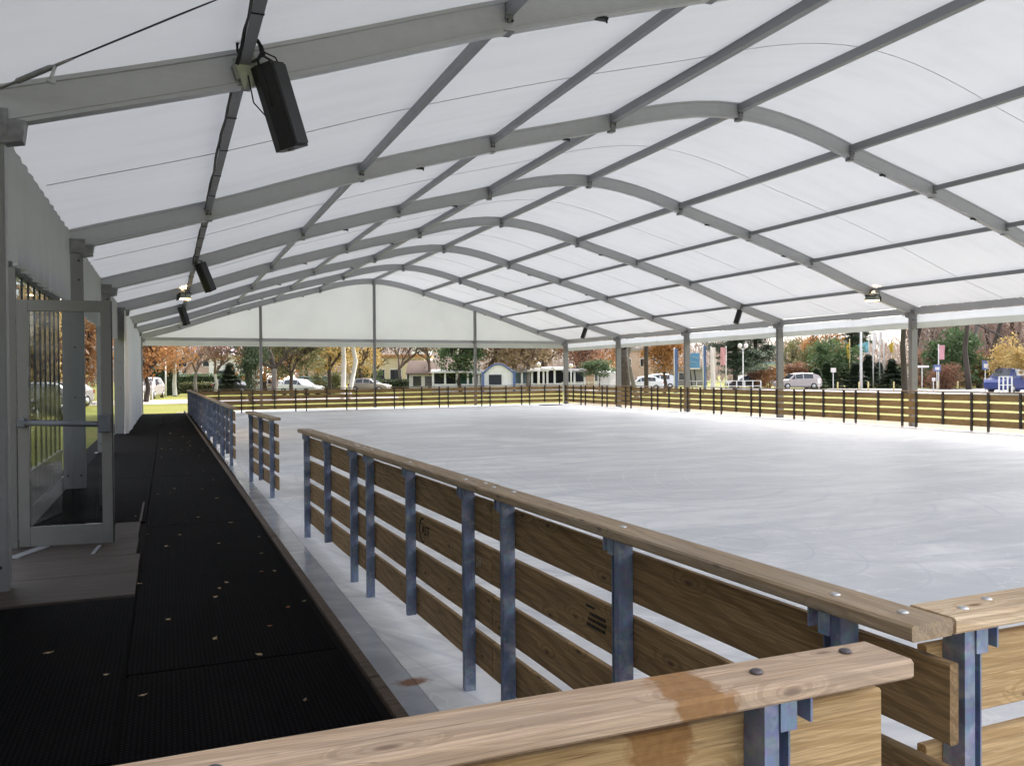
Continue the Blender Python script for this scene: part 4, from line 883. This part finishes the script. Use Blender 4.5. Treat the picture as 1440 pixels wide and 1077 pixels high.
def hedge(x0, x1, d0, d1, h, wd, label, mt='dark'):
    a, b = spot(x0, d0), spot(x1, d1); L = (b - a).length; t = empty('hedge', a, math.atan2(b.y - a.y, b.x - a.x), label=label, cat='hedge')
    link('core', MB().box(.1, L - .1, -wd / 2 + .12, wd / 2 - .12, 0, h - .15).me('core'), M['hedge_core'], t)
    r = random.Random(int(x0)); vs = []; fs = []
    for i in range(int(L * 170)):
        u = r.random(); sx_ = r.uniform(0, L)
        if u < .62: p = Vector((sx_, -wd / 2 + r.gauss(0, .05), r.uniform(0, h)))
        elif u < .72: p = Vector((sx_, wd / 2 + r.gauss(0, .05), r.uniform(0, h)))
        else: p = Vector((sx_, r.uniform(-wd / 2, wd / 2), h + r.gauss(0, .07)))
        aa = Vector((r.gauss(0, 1), r.gauss(0, 1), r.gauss(0, 1))).normalized(); bb = aa.orthogonal().normalized(); c_ = aa.cross(bb); s = .12
        k = len(vs); vs += [p + bb * s, p + c_ * s * .6, p - bb * s, p - c_ * s * .6]; fs.append((k, k + 1, k + 2, k + 3))
    me = bpy.data.meshes.new('foliage'); me.from_pydata([tuple(v) for v in vs], [], fs); link('foliage', me, LM[mt], t)
hedge(205, 250, 76, 78, 2.6, 1.2, 'tall dark green hedge behind the parked cars left of the fence corner', 'dark')
hedge(250, 345, 90, 92, 1.9, 1.0, 'long clipped green hedge before the gabled houses', 'green')
hedge(492, 572, 88, 90, 1.2, 1.0, 'low dark hedge before the cream building', 'dark')
hedge(572, 600, 94, 96, 1.2, 1.0, 'short dark hedge left of the brown roofed kiosk', 'dark')
hedge(245, 300, 86, 87, 1.0, .8, 'low brown green hedge row along the far grass', 'olive')

# ---------------------------------------------------------------- buildings
def window(par, x, z, w_, h_, y, fr='white_wall'):
    f = link('window', MB().box(x - w_ / 2 - .08, x + w_ / 2 + .08, y - .06, y - .003, z - .08, z + h_ + .08).me('window'), M[fr], par)
    link('pane', MB().box(x - w_ / 2, x + w_ / 2, y - .075, y - .0605, z, z + h_).me('pane'), M['carglass'], f)
def gabled(x, d, W, D, eave, ridge, wall, roof, label, wins, chim=None, rz=0., turn=False):
    t = empty('gabled_house', spot(x, d), -YAW + rz, label=label, cat='house', group='houses beyond the far end of the rink')
    if turn:    # gable faces the rink
        link('wall', MB().prism([(-W / 2, 0), (W / 2, 0), (W / 2, eave), (0, ridge), (-W / 2, eave)], 0, D).me('wall'), M[wall], t)
        m = MB()
        for s in (-1, 1): m.prism([(s * (W / 2 + .4), eave - .4 * (ridge - eave) / (W / 2) + .02), (0, ridge + .02), (0, ridge + .24), (s * (W / 2 + .4), eave - .4 * (ridge - eave) / (W / 2) + .24)], -.4, D + .3)
    else:
        link('wall', MB().box(-W / 2, W / 2, 0, D, 0, eave).me('wall'), M[wall], t)
        m = MB().prism([(-.4, eave - .1), (D / 2, ridge), (D + .4, eave - .1), (D + .4, eave + .02), (D / 2, ridge + .15), (-.4, eave + .02)], -W / 2 - .3, W / 2 + .3, 'x')
    rf = link('roof', m.me('roof'), M[roof], t)
    if chim: link('chimney', MB().box(chim - .35, chim + .35, D * .4, D * .4 + .6, ridge - .9, ridge + .9).me('chimney'), M['white_wall'], rf)
    for wx, wz, ww, wh in wins: window(t, wx, wz, ww, wh, 0)
    return t
gabled(254, 105, 8.5, 9, 2.4, 6.0, 'white_wall', 'lavender_roof', 'pale house with lavender gable roof and white chimney', [(-1.0, 3.0, 1.0, 1.2), (.3, 3.0, 1.0, 1.2), (-2.6, .8, 1.2, 1.2), (2.4, .8, 1.2, 1.2)], -2.4, turn=True)
gabled(273, 110, 9, 8, 3.2, 5.8, 'white_wall', 'lavender_roof', 'long lavender roofed wing joining the two gables', [(2.5, 1, 1.2, 1.2)], None)
gabled(291, 104, 5.2, 8, 2.6, 5.6, 'pink_wall', 'lavender_roof', 'narrow pinkish gabled house left of the white flat roofed house', [(0, 3.0, .9, 1.1), (-1.2, .9, 1, 1.2), (1.2, .9, 1, 1.2)], None, turn=True)
def flat(x, d, W, D, H, wall, roof, label, wins=(), nm='flat_roofed_building', parapet=.35, extra=None, rz=0.):
    t = empty(nm, spot(x, d), -YAW + rz, label=label, cat='building', group='houses beyond the far end of the rink')
    link('wall', MB().box(-W / 2, W / 2, 0, D, 0, H).me('wall'), M[wall], t)
    link('roof', MB().box(-W / 2 - .35, W / 2 + .35, -.35, D + .35, H + .002, H + parapet).me('roof'), M[roof], t)
    for wx, wz, ww, wh in wins: window(t, wx, wz, ww, wh, 0)
    return t
flat(330, 98, 6.0, 7, 3.9, 'white_wall', 'cream_wall', 'white flat roofed house left of the gable post', [(-1.5, 1.2, 1.2, 1.2), (1.2, 1.2, 1.2, 1.2)])
flat(368, 104, 5, 7, 2.8, 'white_wall', 'grey_roof', 'low white house partly hidden by the left gable post', [(-1, 1.0, 1.2, 1.1)])
flat(545, 100, 8.8, 8, 3.9, 'cream_wall', 'orange_trim', 'cream building with long orange edged flat roof', [(x, 1.2, 1.3, 1.2) for x in (-3, -1, 1, 3)], parapet=.3)
flat(592, 130, 2.6, 5, 6.2, 'white_wall', 'white_wall', 'white square tower block rising behind the cream building', [(0, 4, .8, 1.0)])
flat(442, 86, 3.2, 4, 1.55, 'pale_blue', 'pale_blue', 'small pale blue shed behind the white car', [], 'garden_shed', .12)
flat(824, 100, 1.9, 6, 4.4, 'pink_wall', 'grey_roof', 'narrow pinkish house right of the far corner column', [(0, 2.5, .8, 1)])
flat(895, 112, 4.6, 7, 4.8, 'pink_wall', 'grey_roof', 'pinkish house behind the straight grey trunks', [(-1.2, 2.7, .9, 1), (1.0, 2.7, .9, 1)])
flat(850, 108, 3.6, 6, 2.9, 'white_wall', 'white_wall', 'white low building behind the flat topped shrub', [(-.8, .8, .9, 1.2), (.8, .8, .9, 1.2)])
flat(946, 120, 10, 7, 2.3, 'grey_roof', 'grey_roof', 'long grey shed behind the small orange tree', [(x, .8, 1.2, 1) for x in (-3.5, -1, 1.5)])
flat(1092, 140, 9, 7, 3.2, 'white_wall', 'pale_blue', 'pale blue and white hall behind the road side column', [(x, 1.2, 1.2, 1) for x in (-3, 0, 3)])
flat(1320, 112, 6, 6, 2.5, 'white_wall', 'brown_roof', 'white hut half hidden by the woodland bushes', [(-1, 1, 1, 1), (1.5, 1, 1, 1)])
gabled(602, 92, 4.2, 4, 1.9, 3.2, 'white_wall', 'brown_roof', 'small white kiosk with hipped brown roof', [(-1.2, .5, .9, 1.1), (.1, .5, .9, 1.1), (1.4, .5, .9, 1.1)])
# stalls: posts, counter, roof
def stall(x, d, W, H, roof, back, label, n=2):
    t = empty('market_stall', spot(x, d), -YAW, label=label, cat='stall', group='white market stalls beyond the far fence')
    for i in range(n + 1):
        px = -W / 2 + .08 + i * (W - .16) / n; link('post', MB().box(px - .10, px + .10, -.08, .08, 0, H).me('post'), M['white_wall'], t)
    link('back_wall', MB().box(-W / 2, W / 2, 1.6, 1.7, 0, H).me('back_wall'), M[back], t)
    link('counter', MB().box(-W / 2 + .2, W / 2 - .2, .1, .4, 0, .8).me('counter'), M['white_wall'], t)
    link('roof', MB().prism([(-.35, H + .002), (1.9, H + .002), (1.9, H + .12), (.8, H + .38), (-.35, H + .16)], -W / 2 - .1, W / 2 + .1, 'x').me('roof'), M[roof], t)
for i, (x, W, H, rf, bk_) in enumerate([(626, 2.6, 1.9, 'white_wall', 'dark_panel'), (658, 2.4, 1.9, 'white_wall', 'teal_panel'), (678, 1.9, 1.8, 'white_wall', 'white_wall'), (734, 2.2, 1.9, 'grey_roof', 'pale_blue'), (757, 2.0, 2.0, 'white_wall', 'dark_panel'), (780, 2.4, 2.1, 'white_wall', 'dark_panel'), (808, 2.2, 1.9, 'grey_roof', 'dark_panel'), (858, 2.2, 1.7, 'white_wall', 'white_wall')]):
    stall(x, 84, W, H, rf, bk_, 'white posted market stall ' + ['right of the brown roofed kiosk', 'with dark green back beside the right gable post', 'left of the blue arch', 'with pale blue back right of the blue arch', 'with dark opening under the first lamp post', 'with wide dark opening left of the corner column', 'with grey roof right of the corner column', 'low and all white left of the forked trunk'][i])
ar = empty('blue_arch_kiosk', spot(701, 82), -YAW, label='blue and white kiosk with an arched blue top among the stalls', cat='kiosk')
pa = [(-1.5, 0), (-1.5, 2.0)] + [(-1.5 + 3.0 * i / 10, 2.0 + .85 * math.sin(math.pi * i / 10)) for i in range(1, 10)] + [(1.5, 2.0), (1.5, 0)]
link('front', MB().prism(pa, .3, 1.8).me('front'), M['white_wall'], ar)
link('arch_trim', MB().tube([(-1.45 + 2.9 * i / 12, .2, 1.9 + .85 * math.sin(math.pi * i / 12)) for i in range(13)], .09, 6).me('arch_trim'), M['blue_panel'], ar)
for px in (-1.55, 1.55): link('pillar', MB().box(px - .13, px + .13, 0, .28, 0, 2.0).me('pillar'), M['blue_panel'], ar)
link('opening', MB().box(-.95, .3, .22, .295, .7, 1.7).me('opening'), M['dark_panel'], ar); link('counter', MB().box(-1.2, 1.2, -.1, .2, .5, .69).me('counter'), M['white_wall'], ar)

# ---------------------------------------------------------------- cars
def car(x, d, rz, kind, pt, label, grp='cars parked beyond the rink'):
    L, Wd = {'mpv': (4.6, .88), 'hatch': (4.1, .84), 'van': (4.9, .95)}[kind]
    st = {'mpv': [(0, .30, .62, .64, .70), (.25, .22, .86, .88, .84), (1.05, .2, .98, 1.02, .88), (1.75, .2, 1.0, 1.58, .88), (2.6, .2, 1.02, 1.68, .88), (3.7, .2, 1.02, 1.64, .88), (4.35, .22, 1.0, 1.40, .86), (4.6, .30, .95, .97, .80)],
          'hatch': [(0, .28, .56, .58, .66), (.25, .2, .78, .80, .80), (1.1, .18, .88, .92, .84), (1.8, .18, .9, 1.38, .84), (2.5, .18, .92, 1.46, .84), (3.3, .18, .92, 1.40, .84), (3.9, .2, .9, 1.05, .82), (4.1, .28, .82, .84, .76)],
          'van': [(0, .35, .8, .82, .80), (.2, .25, 1.0, 1.02, .92), (.8, .22, 1.12, 1.2, .95), (1.3, .22, 1.15, 1.88, .95), (2.5, .22, 1.15, 1.95, .95), (4.0, .22, 1.15, 1.95, .95), (4.75, .24, 1.15, 1.90, .94), (4.9, .34, 1.1, 1.3, .90)]}[kind]
    t = empty('parked_car' if kind != 'van' else 'parked_van', spot(x, d), rz, label=label, cat='car' if kind != 'van' else 'van', group=grp)
    m = MB(); vs = []
    for (px, zb, zt, zr, hw) in st:
        tw = hw * (.80 if zr - zt > .2 else .97)
        vs += [(px - L / 2, -hw * .9, zb), (px - L / 2, -hw, zb + .15), (px - L / 2, -hw, zt), (px - L / 2, -tw, zr - .04), (px - L / 2, -tw * .85, zr), (px - L / 2, tw * .85, zr), (px - L / 2, tw, zr - .04), (px - L / 2, hw, zt), (px - L / 2, hw, zb + .15), (px - L / 2, hw * .9, zb)]
    n = 10; fs = [(i * n + k, i * n + (k + 1) % n, (i + 1) * n + (k + 1) % n, (i + 1) * n + k) for i in range(len(st) - 1) for k in range(n)] + [tuple(range(n)), tuple((len(st) - 1) * n + k for k in range(n))]
    m.add(vs, fs); link('body', m.me('body'), M[pt], t)
    # side glass and screens, set just proud of the body
    g = MB()
    for s in (-1, 1):
        for a, b in ((3, 4), (4, 5)) if kind != 'van' else ((2.9, 3.0),):
            if kind == 'van': continue
            A, B = st[a], st[b]
            def P_(S_, f): hw = S_[4]; tw = hw * .80; y = hw + (tw - hw) * f + .012; return (S_[0] - L / 2 + (.06 if S_ is A else -.06), s * y, S_[2] + (S_[3] - .04 - S_[2]) * f)
            q = [P_(A, .12), P_(B, .12), P_(B, .9), P_(A, .9)]; g.add(q + [(x_, y_ - s * .02, z_) for x_, y_, z_ in q], [(0, 1, 2, 3), (4, 5, 6, 7), (0, 1, 5, 4), (1, 2, 6, 5), (2, 3, 7, 6), (3, 0, 4, 7)])
        A, B = st[2], st[3]; hw = A[4]
        q = [(A[0] - L / 2 + .25, s * (hw + .008), A[2] + .03), (B[0] - L / 2 - .02, s * (hw + .008), B[2] + .04), (B[0] - L / 2 - .02, s * (hw * .84 + .012), B[3] - .12)]
        g.add(q + [(x_, y_ - s * .03, z_) for x_, y_, z_ in q], [(0, 1, 2), (3, 4, 5), (0, 1, 4, 3), (1, 2, 5, 4), (2, 0, 3, 5)])
    link('side_window', g.me('side_window'), M['carglass'], t)['kind'] = 'stuff'
    def screen(i, j, nm):
        A, B = st[i], st[j]; o_ = .015 * (1 if j > i else 1); dx = B[0] - A[0]; dz = B[3] - A[3]; L_ = math.hypot(dx, dz); nx, nz = -dz / L_ * o_, dx / L_ * o_
        if nz < 0: nx, nz = -nx, -nz
        wa, wb = A[4] * .80, B[4] * .70; q = [(A[0] - L / 2 + dx * .08 + nx, -wa, A[3] + dz * .08 + nz), (A[0] - L / 2 + dx * .08 + nx, wa, A[3] + dz * .08 + nz), (A[0] - L / 2 + dx * .92 + nx, wb, A[3] + dz * .92 + nz), (A[0] - L / 2 + dx * .92 + nx, -wb, A[3] + dz * .92 + nz)]
        link(nm, MB().add(q + [(a_ - nx * 2, b_, c_ - nz * 2) for a_, b_, c_ in q], [(0, 1, 2, 3), (4, 5, 6, 7), (0, 1, 5, 4), (1, 2, 6, 5), (2, 3, 7, 6), (3, 0, 4, 7)]).me(nm), M['carglass'], t)
    if kind == 'van': link('roof_panel', MB().box(1.45 - L / 2, 4.65 - L / 2, -.975, .975, 1.32, 1.84, .03).me('roof_panel'), M['white_paint'], t)
    screen(2, 3, 'windscreen'); screen(5, 6, 'rear_window')
    for wx in (L * .19, L * .80):
        for s in (-1, 1):
            y = s * (Wd - .08); wo = link('wheel', MB().tube([(0, -.11, 0), (0, -.10, 0), (0, .10, 0), (0, .11, 0)], [.26, .32, .32, .26], 16).me('wheel'), M['tyre'], t, loc=(wx - L / 2, y, .32))
            link('rim', MB().tube([(0, s * .10, 0), (0, s * .122, 0)], .19, 12).me('rim'), M['rim'], wo)
    for s in (-1, 1):
        link('headlight', MB().box(-L / 2 + .02, -L / 2 + .2, min(s * .5, s * .78), max(s * .5, s * .78), .60, .74).me('headlight'), M['banner_white'], t)
        link('tail_light', MB().box(L / 2 - .12, L / 2 + .01, min(s * .6, s * .80), max(s * .6, s * .80), .75, .95).me('tail_light'), M['light_red'], t)
    return t
A0 = -YAW
car(1121, 86, A0 + R(6), 'mpv', 'silver_paint', 'silver minivan parked just right of a road side column')
car(1427, 66, A0 + R(22), 'van', 'blue_paint', 'dark blue van at the right edge beyond the fence')
car(1376, 96, A0 + R(-30), 'hatch', 'white_paint', 'white hatchback parked before the woodland, left one of two')
car(1398, 92, A0 + R(20), 'hatch', 'white_paint', 'white car partly hidden behind the blue van')
car(423, 74, A0 + R(155), 'hatch', 'white_paint', 'white hatchback parked under the olive tree')
car(207, 66, A0 + R(100), 'mpv', 'silver_paint', 'pale grey car with its rear turned to the walkway end')
car(313, 88, A0 + R(8), 'hatch', 'white_paint', 'white car by the small fir before the flat roofed house')
car(330, 84, A0 + R(170), 'hatch', 'dark_paint', 'dark car beside the small fir')
car(372, 84, A0 + R(5), 'hatch', 'white_paint', 'white car glimpsed behind the left gable post')
car(520, 84, A0 + R(170), 'hatch', 'silver_paint', 'silver car behind the middle gable post')
car(902, 80, A0 + R(5), 'hatch', 'white_paint', 'white car behind the dark straight trunk')
car(922, 92, A0 + R(5), 'mpv', 'white_paint', 'white minivan behind the small orange tree')
car(1047, 92, A0 + R(8), 'hatch', 'dark_paint', 'dark car behind the white railing and lamp post')
# seen through the glazed wall
for i, (X, Y, a, k, pt, lb) in enumerate([(-6.1, 46, 62, 'hatch', 'white_paint', 'white car seen through the glazed wall'), (-4.9, 36, 75, 'hatch', 'dark_paint', 'dark grey car seen low through the glazed wall'), (-5.7, 54, 60, 'hatch', 'silver_paint', 'silver car seen through the glazed wall beside the white one')]):
    c_ = car(700, 60, 0, k, pt, lb, 'cars seen through the glazed wall'); c_.location = (X, Y, -.03); c_.rotation_euler = (0, 0, R(a))
def tree_at(o, X, Y): o.location = (X, Y, -.03)
t1 = tree('maple_tree', 0, 60, 7.5, 'orange tree seen through the door glass between two columns', 'trees seen through the glazed wall', cm_='orange', bark='bark_dark', cz=.6, cr=.34, br=1); tree_at(t1, -5.2, 60)
t1 = tree('oak_tree', 0, 60, 9, 'olive tree seen through the glazed wall', 'trees seen through the glazed wall', cm_='olive', bark='bark_dark', cz=.6, cr=.36, br=2); tree_at(t1, -8.2, 62)
t1 = tree('maple_tree', 0, 60, 8, 'rust tree seen through the glazed wall beside the parked cars', 'trees seen through the glazed wall', cm_='rust', bark='bark_dark', cz=.55, cr=.36, br=0); tree_at(t1, -7.6, 56)
t1 = tree('oak_tree', 0, 60, 9, 'dark green tree far left through the glazed wall', 'trees seen through the glazed wall', cm_='green', bark='bark_dark', cz=.5, cr=.36, br=0); tree_at(t1, -10.8, 70)
t1 = tree('maple_tree', 0, 60, 8, 'yellow tree seen through the left panes of the glazed wall', 'trees seen through the glazed wall', cm_='yellow', bark='bark_dark', cz=.55, cr=.36, br=1); tree_at(t1, -8.0, 52)

# ---------------------------------------------------------------- poles, signs, flags, railings
def lamp(x, d, ytop, label, globes=1):
    h = zat(x, ytop, d); t = empty('street_lamp', spot(x, d), -YAW, label=label, cat='street lamp', group='lamp posts beyond the rink')
    link('pole', MB().tube([(0, 0, 0), (0, 0, h * .9)], [.07, .045], 8).me('pole'), M['pole_white'], t)
    for i in range(globes):
        gx = 0 if globes == 1 else (-.28 + .56 * i)
        if globes > 1: link('arm', MB().tube([(0, 0, h * .86), (gx, 0, h * .9)], .03, 6).me('arm'), M['pole_white'], t)
        link('globe', MB().tube([(gx, 0, h * .9), (gx, 0, h * .9 + .1), (gx, 0, h * .9 + .3), (gx, 0, h * .9 + .42)], [.08, .2, .2, .06], 10).me('globe'), M['banner_white'], t)
lamp(1045, 78, 482, 'tall lamp post with two white globes before the dark pine', 2)
lamp(758, 78, 511, 'white lamp post standing before the dark market stall')
lamp(803, 78, 513, 'white lamp post just right of the far corner column')
lamp(233, 70, 500, 'pale thin lamp post by the path left of the fence corner')
def flag(x, d, ytop, col, label, thick=.06, fl=None, dx=1, fh=1.8, fwd=.55, drop=.2, pc='pole_white'):
    h = zat(x, ytop, d); t = empty('flagpole', spot(x, d), -YAW, label=label, cat='flagpole', group='flagpoles behind the fir row')
    link('pole', MB().tube([(0, 0, 0), (0, 0, h)], [thick, thick * .7], 8).me('pole'), M[pc], t)
    if fl:
        m = MB(); vs = []
        for i in range(7):
            for j in range(9):
                u, v = i / 6, j / 8; vs.append((dx * (.05 + fwd * u * (1 - .35 * v)), .10 * math.sin(u * 7 + v * 3), h - drop - fh * v - .35 * u * (1 - v)))
        m.add(vs, [(i * 9 + j, (i + 1) * 9 + j, (i + 1) * 9 + j + 1, i * 9 + j + 1) for i in range(6) for j in range(8)], True)
        link('flag', m.me('flag'), M[fl], t)
flag(1195, 92, 476, 'y', 'thin pole with a narrow yellow flag, leftmost of the flagpoles', .06, 'flag_yellow', -1, 1.8, .28, .4, 'pole_yellow')
flag(1211, 86, 462, 'w', 'thick white pole, tallest and widest of the flagpoles', .15)
flag(1222, 96, 470, 'b', 'white pole flying a light blue flag', .06, 'flag_blue', -1, 1.3, 1.2, .8)
flag(1228, 88, 462, 'w', 'white pole just right of the light blue flag, with a drooping white flag', .07, 'banner_white', 1, 2.0, .4)
flag(1237, 92, 462, 'w', 'slim white pole in the middle of the right flagpole cluster', .07, 'banner_white', 1, 1.6, .3)
flag(1243, 90, 460, 'w', 'slim white pole right of the middle one', .07)
flag(1257, 92, 474, 'y', 'thin pole with a yellow flag nearest the thick road side column', .05, 'flag_yellow', -1, 1.2, .5, .5, 'pole_yellow')
def banner(x, d, yt, yb, wpx, c, label, pole=-1):
    zt, zb = zat(x, yt, d), zat(x, yb, d); w_ = wpx * d / FPX; t = empty('banner', spot(x, d), -YAW, label=label, cat='banner')
    link('pole', MB().tube([(pole * w_ / 2, 0, 0), (pole * w_ / 2, 0, zt + .1)], .05, 8).me('pole'), M['pole_white'], t)
    m = MB(); vs = []
    for i in range(7):
        for j in range(7): vs.append((-w_ / 2 + w_ * i / 6, -.06 + .05 * math.sin(i * 1.2 + j * .6), zb + (zt - zb) * j / 6))
    m.add(vs, [(i * 7 + j, (i + 1) * 7 + j, (i + 1) * 7 + j + 1, i * 7 + j + 1) for i in range(6) for j in range(6)], True); link('cloth', m.me('cloth'), M[c], t)
banner(1017, 74, 488, 513, 8, 'banner_pink', 'pale pink hanging banner left of the dark pine', 1)
banner(1003, 76, 488, 545, 6, 'banner_white', 'tall narrow white banner between blue banner and pink one')
banner(991, 66, 486, 552, 4, 'blue_panel', 'tall narrow dark blue banner beside the billboard')
banner(951, 66, 490, 552, 5, 'blue_panel', 'dark blue banner beside the column, left of the billboard')
banner(1324, 78, 485, 505, 8, 'banner_pink', 'pink and white banner hanging before the bare woodland')
bb = empty('billboard', spot(975, 76), -YAW, label='blue and white billboard on slanting legs between the columns', cat='billboard')
zt, zb = zat(975, 496, 76), zat(975, 517, 76)
link('board', MB().prism([(-.2, zt), (.55, zt), (.6, zb), (-.6, zb)], 0, .08).me('board'), M['sky_blue'], bb)
link('bottom_trim', MB().box(-.62, .62, -.03, .1, zb - .12, zb - .002).me('bottom_trim'), M['banner_white'], bb)
link('print_mark', MB().bar((-.1, -.012, zt - .3), (.4, -.012, zt - .5), .02, .14, (0, 1, 0)).bar((-.3, -.012, zt - .75), (.35, -.012, zt - .9), .02, .1, (0, 1, 0)).me('print_mark'), M['banner_white'], bb)
for a, b in ((-.3, -.05), (.1, .35)): link('leg', MB().bar((b, .05, 0), (a, .05, zb - .13), .1, .1).me('leg'), M['dark_panel'], bb)
def sign(x, d, y, w_, h_, c, label, c2=None, poly=None):
    z = zat(x, y, d); t = empty('road_sign', spot(x, d), -YAW, label=label, cat='sign', group='signs along the road')
    link('pole', MB().tube([(0, .05, 0), (0, .05, z + h_ * .4)], .04, 6).me('pole'), M['pole_white'], t)
    link('plate', MB().box(-w_ / 2, w_ / 2, -.02, .008, z - h_ / 2, z + h_ / 2, .008).me('plate'), M[c], t)
    if c2: link('mark', MB().box(-w_ * .3, w_ * .3, -.032, -.0205, z - h_ * .3, z + h_ * .15).me('mark'), M[c2], t)
sign(1318, 72, 517, .62, .55, 'blue_panel', 'small blue square sign with a white mark before the woodland', 'banner_white')
sign(1297, 76, 515, 1.2, .2, 'banner_white', 'white direction sign sticking out right of the column')
sign(1386, 70, 513, .55, .75, 'blue_panel', 'blue and white sign above the white hatchback', 'banner_white')
sign(1405, 70, 513, .55, .7, 'blue_panel', 'blue and white sign above the blue van', 'banner_white')
sign(1172, 82, 520, .5, .42, 'banner_white', 'small pale sign in front of the bright green bush')
sign(1152, 80, 535, .3, .5, 'banner_white', 'little white marker sign by the first fir')
sign(1313, 74, 533, .3, .3, 'banner_white', 'small round white sign low beside the column')
rl_ = empty('railing', spot(1000, 72), 0, label='white metal railing along the grass before the pine', cat='railing')
rm = []
def railing(x0, x1, d, ztop, label, n=8, root=None):
    a, b = spot(x0, d), spot(x1, d); L = (b - a).length; t = root or empty('railing', a, label=label, cat='railing'); t.location = a; t.rotation_euler = (0, 0, math.atan2(b.y - a.y, b.x - a.x))
    for i in range(n + 1): link('post', MB().box(L * i / n - .04, L * i / n + .04, -.04, .04, 0, ztop).me('post'), M['pole_white'], t)
    for z in (ztop, ztop * .5): link('bar', MB().box(0, L, -.03, .03, z + .002, z + .06).me('bar'), M['pole_white'], t)
railing(968, 1070, 76, .95, None, 9, rl_)
railing(790, 866, 78, .9, 'white metal railing behind the far corner column', 8)
railing(1405, 1423, 62, 1.25, 'short white barrier in front of the blue van', 3)
railing(196, 214, 60, 1.35, 'white bicycle stand frame at the end of the walkway', 4)
bl = MB().tube([(0, 0, 0), (0, 0, .75), (0, 0, .8)], [.07, .07, .03], 8).me('post')
for i, x in enumerate((1178, 1221, 1257, 1272, 1319, 1347, 1208)):
    o = link('bollard', bl, M['pole_yellow'], None, loc=spot(x, 78)); tag(o, 'pale yellow bollard on the grass verge, %s from the silver minivan' % ['first', 'third', 'fourth', 'fifth', 'sixth', 'seventh', 'second'][i], 'bollard', 'bollards on the grass verge')
lid = MB().tube([(0, 0, .0), (0, 0, .03), (0, 0, .05)], [.35, .35, .25], 12).ob('ice_scraper_pad', M['steel_far'], loc=(18.9, 40.2, .0)); tag(lid, 'dark flat pad lying on the ice in the far corner', 'pad'); lid.scale = (2.0, 1, 1)
